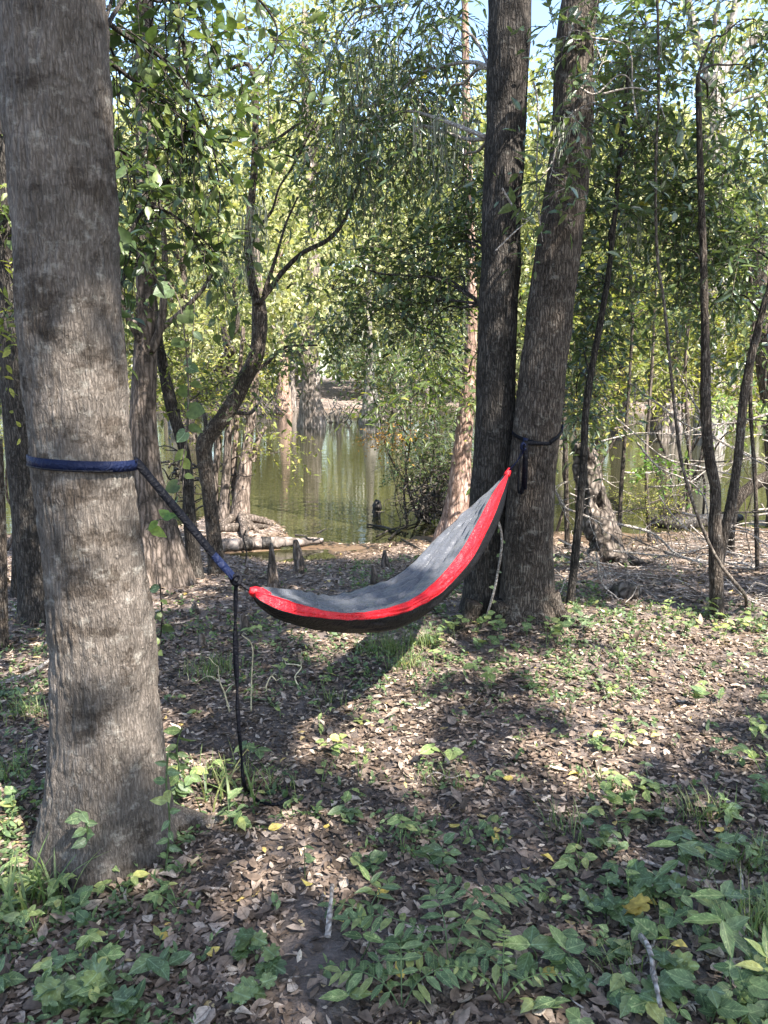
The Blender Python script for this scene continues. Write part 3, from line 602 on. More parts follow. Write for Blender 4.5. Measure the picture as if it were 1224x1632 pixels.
leafy(t5, [(330, 590, 9.2, 80, 40, .7, 1.4), (390, 620, 9.3, 50, 40, .6, .8), (280, 640, 9.2, 60, 35, .6), (440, 690, 9.3, 40, 12, .3, .2), (370, 530, 9.4, 70, 50, .7), (250, 600, 9.2, 50, 40, .6), (440, 722, 9.2, 40, 10, .3, .25)], 44, .062, 'leaf_yellow', L=.4, K=9, asp=.4, start=[at(360, 600, 9.4), at(405, 560, 9.4), at(335, 640, 9.4)], br=(.012, .004), branch_mat='bark_butt')

# ------------------------------------------------------------------ twin-trunked tree at the right
PL, RL = px_trunk([(725, 812, 1030), (735, 806, 990), (742, 806, 900), (750, 812, 800), (757, 820, 700), (762, 823, 550), (768, 829, 400), (775, 838, 200), (780, 848, 0)], 4.78)
PR, RR = px_trunk([(780, 912, 1030), (793, 893, 995), (800, 882, 950), (805, 880, 850), (815, 888, 720), (826, 898, 620), (840, 912, 500), (862, 930, 350), (880, 945, 200), (895, 955, 0)], 4.62)
def extend(P, R, d, rr): return np.concatenate([P, P[-1:] + np.array(d)]), np.append(R, rr)
PL, RL = extend(PL, RL, [[.05, .1, 1.5], [.1, .3, 4.5]], [RL[-1] * .9, .07]); PR, RR = extend(PR, RR, [[.3, .1, 1.5], [.8, .2, 4.5]], [RR[-1] * .9, .07])
bx_, by_ = (PL[1] + PR[1])[:2] / 2
twin = root('twin_tree', 'two joined dark trunks rising from one base, hammock tied to them', 'tree', (bx_, by_, tz(bx_, by_)))
zb2 = tz(bx_, by_)
V, F = tube(PL, RL, seg=110, n=330, disp=addf(rugged(.008, .020, 8, 41, .02, .2), flare(zb2, .04, .12, 4, 2)), cap=False); part(twin, 'trunk', V, F, 'bark_dark', label='darker, nearly black left trunk of the pair')
V, F = tube(PR, RR, seg=120, n=340, disp=addf(rugged(.008, .018, 8, 45, .02, .2), flare(zb2, .06, .12, 5, .8)), cap=False); part(twin, 'trunk', V, F, 'bark_brown', label='brown right trunk that leans to the right')
for pts in [[(868, 940), (876, 975), (893, 998), (925, 1006)], [(848, 950), (853, 990), (858, 1012), (862, 1024)], [(800, 960), (792, 1000), (780, 1018)], [(756, 960), (742, 990), (722, 1006)], [(878, 950), (900, 985), (950, 992)]]:
    pp = np.array([at(q[0], q[1], 4.52) for q in pts[:-1]] + [gpx(*pts[-1])]); 
    V, F = T(pp, np.linspace(.06, .018, len(pp)), seg=14, n=30, disp=rugged(.008, .03, 3, 7, .03)); part(twin, 'root', V, F, 'bark_brown')
TW = [PL[-3], PL[-4], PR[-3], PR[-4]]
leafy(twin, [(640, 400, 5.4, 80, 45, .4, 1.2), (700, 440, 5.2, 60, 60, .4, 1.2), (600, 470, 5.5, 70, 40, .4, 1.2), (560, 530, 5.6, 60, 30, .4, .8), (680, 520, 5.3, 50, 35, .3), (740, 380, 5.2, 40, 50, .3), (530, 460, 5.6, 40, 40, .3, .5)], 42, .048, 'leaf_dark', L=.28, K=10, asp=.45, droop=.18, start=[at(768, 485, 4.8), at(772, 400, 4.8)], br=(.009, .003), branch_mat='bark_dark', ind=120)
# drooping narrow-leaved sprays at the top middle
leafy(twin, [(560, 40, 6.0, 90, 80, .7), (640, 60, 5.8, 80, 90, .6, 1.3), (720, 70, 5.6, 60, 100, .5, 1.2), (600, 170, 6.0, 90, 80, .6, 1.2), (690, 200, 5.6, 70, 80, .5, 1.3), (740, 290, 5.4, 40, 60, .4), (620, 270, 6.0, 80, 50, .5, .9), (540, 240, 6.2, 60, 60, .5, .7), (520, 110, 6.3, 50, 80, .5)], 50, .066, 'leaf_gloss', L=.42, K=11, asp=.30, droop=.85, start=[PL[-3] + [0, 0, .2], at(785, 110, 4.8), at(778, 220, 4.8)], br=(.014, .004), branch_mat='dead_wood', ind=100, up=-.15)
# leafy twigs in front of the right trunk
leafy(twin, [(905, 60, 4.25, 45, 60, .25), (915, 180, 4.2, 45, 60, .25), (880, 270, 4.25, 40, 40, .2, .7), (860, 350, 4.3, 35, 30, .2, .5), (960, 100, 4.5, 50, 90, .3)], 22, .062, 'leaf_gloss', L=.22, K=6, asp=.36, droop=.3, start=[at(900, 200, 4.5), at(925, 40, 4.5)], br=(.007, .002), branch_mat='dead_wood', ind=90, ind_tpl='ovate')
# bare grey twigs hanging before the right trunk
for pts in [[(850, 130), (858, 180), (855, 300), (865, 385)], [(925, 140), (950, 150), (985, 120), (1005, 130), (1012, 180)], [(940, 60), (1000, 75), (1008, 140), (1015, 190)], [(960, 150), (1010, 140), (1045, 155), (1060, 190)], [(800, 300), (835, 350), (860, 320), (900, 300)], [(790, 400), (820, 370), (850, 345)]]:
    pp = px_path(pts, 4.3); V, F = T(pp, np.linspace(.006, .0022, len(pp)), seg=6, n=20); part(twin, 'bare_twig', V, F, 'dead_wood')

# slim pink-barked trunk behind them
P, R = px_trunk([(690, 762, 875), (703, 748, 845), (714, 750, 780), (724, 752, 700), (737, 758, 600), (744, 760, 480), (742, 756, 350), (738, 750, 200), (735, 746, 0)], 8.7)
t7 = root('pink_tree', 'slim sunlit pinkish trunk left of the twin trunks', 'tree', (P[1][0], P[1][1], tz(P[1][0], P[1][1])))
V, F = T(P, R, seg=40, n=140, disp=addf(rugged(.010, .05, 5, 51, .02), flare(P[1][2], .08, .15, 4, 1))); part(t7, 'trunk', V, F, 'bark_pink')
leafy(t7, [(700, 600, 8.2, 60, 40, .5), (650, 640, 8.6, 60, 50, .6), (760, 560, 8, 25, 90, .3, .7), (690, 560, 8.2, 50, 40, .5), (740, 640, 8, 30, 50, .3, .6), (850, 560, 8.5, 18, 200, .4, 1.2)], 22, .085, 'leaf_mid', tpl='oval', L=.42, K=9, asp=.34, droop=.5, start=[P[4], P[5]], br=(.012, .004))

# ------------------------------------------------------------------ saplings at the right
sap = []
P, R = px_trunk([(895, 912, 1005), (899, 911, 985), (909, 922, 900), (917, 929, 820), (924, 936, 740), (927, 938, 670), (934, 945, 610), (949, 959, 530), (961, 970, 465), (970, 978, 400), (985, 992, 250), (1000, 1006, 100)], 4.9)
s1 = root('sapling', 'thin dark sapling leaning right, just right of the twin trunks', 'sapling', (P[1][0], P[1][1], tz(P[1][0], P[1][1])))
V, F = T(P, R, seg=14, n=80, disp=rugged(.003, .02, 5, 61, .006)); part(s1, 'trunk', V, F, 'bark_dark'); sap.append(P)
leafy(s1, [(980, 330, 5.2, 60, 60, .4, 1.1), (960, 450, 5.3, 50, 50, .4), (1010, 240, 5.4, 60, 60, .4, 1.1), (1000, 120, 5.4, 60, 70, .4, 1.1), (935, 560, 5.6, 40, 45, .3), (1030, 40, 5.6, 60, 50, .4), (930, 640, 5.8, 30, 50, .3, .6)], 60, .068, 'leaf_gloss', L=.32, K=9, asp=.36, droop=.35, start=list(P[6:]), br=(.008, .003), branch_mat='bark_dark', ind=150)
P, R = px_trunk([(1128, 1160, 1005), (1132, 1154, 982), (1131, 1152, 930), (1130, 1153, 880), (1130, 1149, 840), (1132, 1148, 780), (1122, 1138, 725), (1117, 1133, 660), (1117, 1131, 560), (1116, 1127, 430), (1112, 1122, 300), (1108, 1116, 120)], 4.9)
s2 = root('sapling', 'sapling with two upright dark stems parting low down, at the right', 'sapling', (P[1][0], P[1][1], tz(P[1][0], P[1][1])))
V, F = T(P, R, seg=20, n=110, disp=rugged(.004, .025, 5, 63, .008)); part(s2, 'trunk', V, F, 'bark_brown'); PA = P
P, R = px_trunk([(1136, 1152, 905), (1143, 1159, 868), (1158, 1173, 800), (1171, 1184, 720), (1178, 1191, 640), (1190, 1202, 575), (1209, 1220, 500), (1232, 1242, 420), (1260, 1268, 300)], 4.95)
V, F = T(P, R, seg=18, n=90, disp=rugged(.004, .025, 5, 64, .008)); part(s2, 'trunk', V, F, 'bark_brown')
leafy(s2, [(1110, 330, 5.3, 60, 60, .4), (1180, 260, 5.4, 60, 60, .4, .8), (1190, 400, 5.2, 50, 50, .4), (1080, 420, 5.5, 50, 50, .4, .8), (1140, 180, 5.5, 60, 60, .4, .35), (1200, 120, 5.3, 50, 60, .4, .3), (1200, 30, 5.2, 60, 40, .4, .5), (1140, 480, 5.6, 50, 40, .4, .7), (1060, 330, 5.6, 40, 50, .3), (1215, 540, 5.5, 30, 50, .3, .5)], 58, .068, 'leaf_gloss', L=.33, K=9, asp=.37, droop=.35, start=list(PA[7:]) + list(P[5:]), br=(.008, .003), branch_mat='bark_brown', ind=150)
pp = px_path([(1185, 945), (1152, 905), (1128, 862), (1104, 800), (1085, 730), (1075, 650), (1066, 560), (1058, 480), (1047, 400), (1045, 260), (1050, 150), (1048, 0), (1046, -60)], 4.7); g0 = gpx(1190, 965); pp = np.concatenate([[g0], pp])
s3 = root('climbing_vine', 'long thin woody vine rising past the forked sapling to the top', 'vine', g0)
V, F = T(pp, np.concatenate([[.012, .011], np.linspace(.011, .006, len(pp) - 2)]), seg=9, n=90, disp=rugged(.0025, .02, 4, 66, .004)); part(s3, 'stem', V, F, 'bark_twig')
leafy(s3, [(1050, 110, 4.8, 50, 60, .3), (1045, 220, 4.8, 40, 40, .3), (1075, 560, 5.0, 35, 40, .3, .5), (1085, 20, 4.9, 50, 40, .3, .4)], 22, .062, 'leaf_gloss', L=.26, K=7, start=list(pp[7:]), br=(.004, .002), branch_mat='bark_twig', ind=40)

# yellow-green undergrowth and tall thin trees behind on the right shore
def bush(name, label, catg, px, py, Y, blobs, n, leaf, mat, stems=5, L=.4, K=9, asp=.42, droop=.35, group=None, bm='bark_butt', tpl='oval', r=.02):
    g0 = at(px, py, Y); g0[2] = tz(g0[0], g0[1]); t = root(name, label, catg, g0, group); tips = []
    for b_ in blobs:
        c = at(*b_[:3]); p0 = g0 + np.array([rng.normal() * .12, rng.normal() * .12, -.03]); V, F = limb(p0, c, r, r * .25, sag=.06, jit=.03, n=6, seg=8); part(t, 'stem', V, F, bm); tips.append(c)
    leafy(t, blobs, n, leaf, mat, tpl=tpl, L=L, K=K, asp=asp, droop=droop, start=tips, limbs=False)
    return t
bush('shrub', 'dense dark green shrub on the shore above the brush pile', 'shrub', 680, 800, 10.2, [(650, 615, 10, 60, 40, .7, 1.2), (690, 680, 10, 45, 60, .7, 1.4), (665, 735, 10.1, 35, 30, .6), (610, 575, 10.4, 70, 25, .7), (720, 720, 9.8, 25, 60, .4), (610, 640, 10.3, 30, 14, .4, .4), (560, 560, 10.5, 50, 18, .5, .6), (700, 560, 10.2, 50, 50, .6)], 70, .05, 'leaf_dark', L=.42, K=11)
bush('shrub', 'small shrub with orange leaves hanging over the pond', 'shrub', 660, 800, 10.0, [(625, 690, 9.9, 32, 14, .3), (600, 700, 9.9, 20, 8, .2, .5)], 26, .045, 'orange', L=.25, K=7, r=.008)
bush('shrub', 'yellow-green shrub behind the leaning dead stump', 'shrub', 930, 830, 9.5, [(920, 600, 9.3, 45, 60, .6), (960, 640, 9.5, 50, 40, .6), (900, 540, 9.5, 40, 60, .6), (1000, 580, 9.8, 60, 50, .6), (930, 480, 9.6, 60, 60, .6)], 62, .07, 'leaf_yellow', L=.45, K=10)
bush('shrub', 'yellow-green shrub filling the gap between the forked stems at right', 'shrub', 1090, 812, 10.8, [(1070, 560, 10.5, 60, 60, .7), (1130, 600, 10.6, 60, 50, .7), (1190, 560, 10.6, 60, 60, .7), (1200, 640, 10.4, 40, 30, .5), (1100, 500, 10.8, 70, 50, .7), (1180, 470, 10.8, 70, 60, .7), (1020, 500, 10.6, 60, 60, .7)], 60, .075, 'leaf_yellow', L=.45, K=10)
bush('shrub', 'low sprig with bright yellow leaves in front of the right-hand pond', 'shrub', 1070, 830, 7.6, [(1050, 735, 7.5, 30, 8, .2), (1040, 745, 7.5, 25, 6, .2, .5), (1070, 765, 7.6, 30, 25, .2, .6)], 16, .06, 'leaf_bright', L=.22, K=6, r=.006)
bush('shrub', 'bright yellow-green sprig beside the right-hand forked stem', 'shrub', 1210, 830, 7.2, [(1190, 640, 7.0, 40, 22, .25), (1170, 655, 7.0, 30, 14, .2, .6)], 26, .06, 'plant_light', L=.25, K=7, r=.006)
bush('shrub', 'feathery pale shrub standing at the right-hand water edge', 'shrub', 1045, 835, 8.6, [(1040, 790, 8.5, 40, 22, .3), (1010, 800, 8.5, 25, 18, .3), (1075, 800, 8.6, 25, 15, .3)], 30, .035, 'leaf_yellow', L=.28, K=10, asp=.3, r=.006)
bush('shrub', 'leafy green shrub at the far left behind the slim stems', 'shrub', 10, 850, 8.0, [(20, 560, 7.8, 40, 90, .5), (10, 690, 7.8, 30, 40, .5), (195, 600, 8, 18, 60, .3, .5), (190, 660, 8, 15, 30, .3, .4)], 50, .055, 'leaf_yellow', L=.4, K=10)

# broad right-edge trunk and the tall forked tree far behind
P, R = px_trunk([(1225, 1300, 830), (1222, 1282, 700), (1208, 1256, 580), (1193, 1236, 480), (1185, 1225, 380)], 9.8)
t = root('tree', 'grey leaning trunk at the right edge beyond the forked sapling', 'tree', (P[0][0], P[0][1], tz(P[0][0], P[0][1]))); V, F = T(P, R, seg=40, n=70, disp=rugged(.02, .08, 4, 71, .04)); part(t, 'trunk', V, F, 'bark_butt')
leafy(t, [(1200, 330, 9.6, 60, 60, .8), (1130, 380, 9.6, 60, 50, .8)], 50, .08, 'leaf_mid', start=[P[-1]], L=.45)

# ------------------------------------------------------------------ dead wood
def branchy(name, label, pts, Y, w0, w1, mat, nt_=6, group=None, tl=.35, catg='branch'):
    pp = np.array([at(*q) if len(q) == 3 else at(q[0], q[1], Y) for q in pts]); c = pp[0]
    t = root(name, label, catg, c, group); V, F = T(pp, np.linspace(px_r(w0, c), px_r(w1, c), len(pp)), seg=9, n=len(pp) * 7, disp=rugged(.003, .03, 2, 5, .008)); part(t, 'stem', V, F, mat)
    Q, _ = spline(pp, np.ones(len(pp)), 40)
    for k in range(nt_):
        a_ = Q[rng.integers(8, 38)]; d = nrm((Q[-1] - Q[0])[None])[0] * .6 + rdir(1)[0] * .7; e = a_ + d * tl * rng.uniform(.4, 1.1); e[2] = max(e[2], tz(e[0], e[1]) + .01)
        V, F = limb(a_, e, px_r(w1, c) * .8, .0015, sag=.03, jit=.06, n=5, seg=5); part(t, 'twig', V, F, mat)
    return t
DB = [('pale dead branch slanting down to the right edge, uppermost of the tangle', [(1005, 612), (1060, 652), (1090, 675), (1150, 705), (1240, 752)], 6.2, 6, 3),
      ('long thin dead branch crossing behind the forked sapling', [(950, 640), (1010, 690), (1060, 730), (1120, 745), (1240, 775)], 6.4, 5, 3),
      ('pale dead branch rising from the pond edge to the right', [(1240, 655), (1180, 672), (1130, 678), (1090, 690)], 6.6, 7, 3),
      ('bent dead branch arching beside the long woody vine', [(1015, 705), (1050, 745), (1100, 768), (1125, 800), (1130, 860)], 6.0, 5, 3),
      ('brown dead branch low over the litter, left of the forked sapling', [(985, 835), (1040, 850), (1075, 880), (1110, 895), (1150, 900)], 6.3, 8, 4),
      ('grey dead limb lying on the litter behind the forked sapling', [(1060, 880), (1110, 893), (1170, 897), (1240, 900)], 6.5, 9, 5),
      ('pale thin branch at knee height right of the forked sapling', [(1150, 850), (1190, 848), (1240, 885)], 5.0, 4, 2),
      ('curved pale branch hooked against the right trunk of the twin tree', [(882, 745), (885, 780), (900, 808), (930, 820), (960, 835)], 5.6, 6, 3),
      ('thin dead branch lying left of the sapling base', [(890, 860), (930, 880), (960, 905), (975, 960)], 5.6, 5, 2),
      ('dead branch with fine twigs below the leaning stump', [(950, 880), (960, 930), (985, 955), (1000, 990)], 5.2, 5, 2),
      ('pale dead branch low beside the woody vine foot', [(1155, 920), (1185, 950), (1215, 965), (1240, 970)], 5.0, 4, 2),
      ('slanting dead branch under the yellow sprig at right', [(1050, 790), (1080, 830), (1120, 860), (1160, 870)], 6.8, 4, 2),
      ('thin pale branch before the right-hand water', [(930, 665), (990, 660), (1010, 640), (1012, 600)], 6.0, 4, 2),
      ('fine dead branch reaching left from the forked sapling', [(1140, 700), (1105, 640), (1085, 600), (1075, 580)], 5.2, 5, 2)]
for lab, pts, Y, a_, b_ in DB: branchy('dead_branch', lab, pts, Y, a_ * .62, b_ * .6, 'dead_wood', nt_=14, group='dead branches tangled at the right')
for k in range(30):
    u = rng.uniform(895, 1215); v = rng.uniform(660, 900); Y = rng.uniform(6.2, 9.2); c = at(u, v, Y); c[2] = max(c[2], tz(c[0], c[1]) + .03); a_ = rng.uniform(-.9, .5); L_ = rng.uniform(.6, 1.5)
    pts = [c]
    for q in range(4): pts.append(pts[-1] + np.array([math.cos(a_), rng.normal() * .3, math.sin(a_) * .7 + rng.normal() * .15]) * L_ / 4); pts[-1][2] = max(pts[-1][2], tz(pts[-1][0], pts[-1][1]) + .02)
    P = np.array(pts); Q, _ = spline(P, np.ones(5), 30); t = root('dead_branch', 'thin %s dead branch %s' % ('pale' if k % 3 else 'brown', 'between twin tree and leaning stump' if u < 950 else ('round the leaning stump' if u < 1030 else ('left of the forked sapling, before the water' if u < 1130 else 'right of the forked sapling, before the water'))), 'branch', P[0], 'thin dead branches before the right-hand water')
    mt = 'dead_wood' if k % 3 else 'bark_twig'; V, F = T(P, np.linspace(.010, .003, 5), seg=6, n=24, disp=rugged(.002, .03, 2, k, .006)); part(t, 'stem', V, F, mt)
    for q in range(7):
        a0 = Q[rng.integers(6, 29)]; e = a0 + (nrm((P[-1] - P[0])[None])[0] * .5 + rdir(1)[0] * .8) * rng.uniform(.12, .4); V, F = limb(a0, e, .0035, .0012, sag=.03, jit=.07, n=5, seg=5); part(t, 'twig', V, F, mt)
for k, (pts, Y, w, lab) in enumerate([([(985, 905), (990, 780), (1002, 620), (1008, 500), (1002, 400)], 7.6, 7, 'slender stem right of the leaning stump'), ([(1036, 862), (1030, 740), (1038, 600), (1046, 450)], 8.8, 7, 'slender stem rising from the shore left of the woody vine'),
        ([(1208, 905), (1204, 780), (1196, 640), (1200, 500), (1190, 380)], 6.4, 7, 'slender stem near the right edge behind the forked sapling'), ([(1096, 842), (1098, 720), (1092, 600), (1100, 480)], 9.8, 8, 'slender stem at the water between vine and forked sapling'), ([(905, 850), (902, 740), (898, 620), (905, 500)], 8.0, 9, 'slender pale stem just right of the twin trunks'), ([(948, 840), (952, 700), (946, 560), (955, 440)], 9.4, 8, 'slender stem behind the thin leaning sapling'),
        ([(372, 560), (362, 545), (378, 520), (376, 480), (372, 455), (392, 430)], 9.0, 9, 'crooked dark bough seen left of the forked tree')]):
    P = px_path(pts, Y)
    if k < 6: P[0][2] = tz(P[0][0], P[0][1]) - .03
    else: P = np.concatenate([[at(358, 600, 9.3), at(352, 575, 9.2)], P])
    t = root('slender_stem', lab, 'stem', P[0], 'slender stems by the pond'); V, F = T(P, np.linspace(px_r(w, P[0]), px_r(w * .5, P[0]), len(P)), seg=9, n=40, disp=rugged(.004, .03, 4, k, .012)); part(t, 'trunk', V, F, 'bark_butt' if k % 2 else 'bark_brown')
    leafy(t, [(pts[-1][0], pts[-1][1], Y, 45, 45, .4), (pts[-2][0] + 25, pts[-2][1], Y, 35, 30, .4, .6)], 26, .06, 'leaf_yellow' if k % 2 else 'leaf_mid', start=[P[-1], P[-2]], br=(.006, .002), L=.32)
# tangle of fine fallen twigs on the litter at the right
for k in range(90):
    u = rng.uniform(890, 1224); v = rng.uniform(835, 965); c = gpx(u, v); d = rdir(1)[0]; d[2] = abs(d[2]) * .25; L_ = rng.uniform(.2, .7); e = c + d * L_; e[2] = max(e[2], tz(e[0], e[1]) + .01); c[2] += .01
    V, F = limb(c, e, .004 * rng.uniform(.6, 1.6), .0015, sag=.08, jit=.06, n=5, seg=5)
    single('fallen_twig', 'thin %s twig fallen %s' % ('pale' if k % 3 else 'brown', 'between twin tree and sapling' if u < 940 else ('round the leaning stump' if u < 1030 else ('left of the forked sapling' if u < 1130 else 'right of the forked sapling'))), 'twig', V, F, 'dead_wood' if k % 3 else 'bark_twig', group='twigs tangled under the right saplings')
# arched dark root or trunk at right
P, R = px_trunk([(1150, 1172, 885), (1152, 1170, 860), (1154, 1172, 830), (1165, 1183, 800), (1185, 1202, 778), (1212, 1232, 762), (1245, 1265, 752)], 7.6)
P[0] = gpx(1160, 878); single('arched_trunk', 'dark trunk arching out of the frame above the right shore', 'trunk', *T(P, R, seg=18, n=60, disp=rugged(.008, .04, 4, 81, .02)), 'bark_brown')
# leaning rotten stump with holes
P, R = px_trunk([(938, 1010, 905), (938, 997, 885), (930, 982, 840), (924, 966, 790), (914, 958, 755), (912, 948, 725), (915, 935, 705)], 7.1)
t9 = root('dead_stump', 'leaning rotten dead stump behind the thin sapling at right', 'stump', (P[1][0], P[1][1], tz(P[1][0], P[1][1])))
def rot(V, th, Q, r):
    n = fbm(V / np.array([.10, .10, .2]), 91, 3); return -np.clip((n - .55) * 5, 0, 1) * r[:, None] * .75
V, F = T(P, R, seg=60, n=110, disp=addf(rugged(.016, .04, 4, 92, .05), rot)); part(t9, 'trunk', V, F, 'rotten')
for q in [((975, 880), (1005, 905)), ((950, 885), (925, 905)), ((985, 885), (1030, 900))]:
    p0 = at(*q[0], 7.05); p1 = gpx(*q[1]); V, F = T(np.array([p0, (p0 + p1) / 2, p1]), [.06, .045, .015], seg=10, n=14, disp=rugged(.01, .04, 2, 4, .02)); part(t9, 'root', V, F, 'rotten')
# pointed stump at the waterline and dark hollow log
P = np.array([gpx(1085, 835), at(1090, 815, gpx(1085, 835)[1]), at(1094, 795, gpx(1085, 835)[1]), at(1096, 778, gpx(1085, 835)[1])])
single('broken_stump', 'small pointed broken stump at the right-hand waterline', 'stump', *T(P, [.15, .11, .06, .015], seg=16, n=24, disp=rugged(.02, .06, 3, 95, .04)), 'rotten')
P = np.array([wpx(1040, 838), wpx(1075, 842), wpx(1120, 838), wpx(1180, 832)]) + [0, 0, .06]
single('fallen_log', 'dark log lying along the right-hand waterline', 'log', *T(P, [.09, .1, .09, .05], seg=16, n=40, disp=rugged(.012, .05, 2, 96, .04)), 'wet_wood')
P = np.array([gpx(978, 948), gpx(1000, 952), gpx(1018, 955)]) + [0, 0, .05]
single('fallen_log', 'short hollow rotten log on the litter below the leaning stump', 'log', *T(P, [.05, .075, .06], seg=16, n=24, disp=addf(rugged(.012, .03, 2, 97, .05))), 'rotten')

# log on the mud by the pool
yl = 8.35
P = np.array([gpx(336, 868), gpx(390, 862), gpx(440, 857), gpx(480, 855), gpx(514, 848)]); P[:, 1] = np.linspace(8.3, 8.75, 5); P[:, 0] = [(q - 612) / FPX * (y_ * cp + .3) for q, y_ in zip((336, 390, 440, 480, 514), P[:, 1])]; P[:, 2] = WATER + np.array([.09, .085, .075, .06, .05])
lg = root('fallen_log', 'pale log with two dark bands lying at the pond edge', 'log', (P[0][0], P[0][1], WATER))
V, F = T(P, [.075, .07, .062, .05, .03], seg=24, n=80, disp=rugged(.008, .04, 1, 98, .03)); part(lg, 'trunk', V, F, 'bark_cypress')
for i in (1.25, 1.95):
    Q, r = spline(P, [.078, .073, .065, .052, .03], 50); k = int(i / 4 * 49); V, F = T(Q[k - 2:k + 3], r[k - 2:k + 3] * 1.08, seg=18, n=10, disp=rugged(.008, .03, 1, 99, .01)); part(lg, 'moss_band', V, F, 'wet_wood')
for q in [((505, 850), (520, 842)), ((470, 853), (500, 858)), ((392, 858), (396, 840))]:
    p0 = at(*q[0], 8.6); p1 = at(*q[1], 8.65); V, F = limb(p0, p1, .015, .005, sag=.02); part(lg, 'stub', V, F, 'wet_wood')
single('fallen_log', 'small half sunk log behind the banded log', 'log', *T(np.array([gpx(345, 848) + [0, 0, .03], gpx(380, 846) + [0, 0, .04], gpx(425, 843) + [0, 0, .03]]), [.05, .05, .02], seg=14, n=30, disp=rugged(.01, .04, 1, 88, .02)), 'bark_butt')

# cypress knees
KN = [(435, 935, 868, 11, 'tall pointed knee left of the banded log pool'), (478, 912, 862, 13, 'tallest pointed knee, standing at the pool edge behind the hammock'), (614, 905, 878, 9, 'slim pointed knee behind the middle of the hammock'),
      (598, 932, 902, 9, 'short knee half hidden by the hammock rim'), (392, 1010, 978, 12, 'low leaning knee below the hammock cord'), (450, 992, 976, 11, 'low stub knee under the left end of the hammock'),
      (321, 1030, 1008, 10, 'low dark knee left of the hanging strap'), (311, 977, 962, 10, 'mossy stub knee near the fluted tree base'), (408, 938, 928, 8, 'small knee beside the hammock cord')]
for px, pb, pt, w, lab in KN:
    g0 = gpx(px, pb); hgt = max((pb - pt) * zc(g0) / FPX * 1.05, .05); r0 = px_r(w * 1.9, g0); lean = rng.normal(size=2) * .1 * hgt
    P = np.array([g0 + [0, 0, -.04], g0 + [0, 0, hgt * .12], g0 + [lean[0] * .4, lean[1] * .4, hgt * .55], g0 + [lean[0], lean[1], hgt]])
    single('cypress_knee', lab, 'cypress knee', *T(P, [r0 * 1.25, r0 * .85, r0 * .55, r0 * .25], seg=16, n=26, disp=rugged(.006, .02, 5, int(px), .015)), 'bark_butt', group='cypress knees on the mud')

# brush pile of sticks and roots at the pond edge
g0 = wpx(690, 815); bp = root('brush_pile', 'dark heap of sticks and roots at the pond edge', 'brush pile', g0)
for k in range(130):
    c = at(rng.uniform(645, 735), rng.uniform(750, 830), 9.75 + rng.normal() * .3); c[2] = max(c[2], tz(c[0], c[1])); d = rdir(1)[0]; d[2] *= .5; L_ = rng.uniform(.25, .8); e = c + d * L_; e[2] = max(e[2], tz(e[0], e[1]) + .02)
    V, F = limb(c, e, rng.uniform(.005, .013), .003, sag=.05, jit=.08, n=6, seg=6); part(bp, 'stick', V, F, 'wet_wood' if k % 3 else 'bark_twig')
V, F = T(np.array([at(668, 822, 10.1), at(695, 800, 10.2), at(728, 818, 10.1)]), [.08, .16, .08], seg=30, n=50, disp=rugged(.08, .07, 1, 77, .22)); part(bp, 'root_mass', V, F, 'wet_wood')
g1 = gpx(320, 800); bp2 = root('brush_pile', 'tangle of roots and sticks on the bank between the slim trunks at left', 'brush pile', g1)
for k in range(60):
    c = at(rng.uniform(250, 372), rng.uniform(735, 815), 9.9 + rng.normal() * .3); c[2] = max(c[2], tz(c[0], c[1])); d = rdir(1)[0]; d[2] *= .6; e = c + d * rng.uniform(.25, .8); e[2] = max(e[2], tz(e[0], e[1]) + .02)
    V, F = limb(c, e, rng.uniform(.006, .02), .003, sag=.05, jit=.07, n=5, seg=6); part(bp2, 'stick', V, F, 'wet_wood' if k % 2 else 'bark_butt')
for k, pts in enumerate([[(585, 838), (610, 842), (640, 850)], [(600, 858), (620, 848), (650, 838)], [(640, 862), (655, 870), (670, 878)], [(620, 862), (640, 845), (680, 832)]]):
    P = np.array([wpx(*q) for q in pts]) + [0, 0, .02]; single('driftwood', ['dark driftwood stick lying in the water before the brush pile', 'crooked driftwood stick at the waterline left of the brush pile', 'short driftwood piece on the mud below the brush pile', 'long driftwood stick leading into the brush pile'][k], 'driftwood', *T(P, [.012, .014, .005], seg=8, n=16, disp=rugged(.004, .03, 1, k, .01)), 'wet_wood')
# dark upright stub in the water
g0 = at(600, 815, 10.6); g0[2] = WATER; P = np.array([g0 + [0, 0, -.1], g0 + [0, 0, .08], g0 + [.01, 0, .17], g0 + [-.01, 0, .24]])
single('water_stub', 'black rotten stub standing in the pond left of the brush pile', 'stump', *T(P, [.055, .05, .06, .018], seg=20, n=26, disp=rugged(.035, .035, 2, 71, .05)), 'wet_wood')

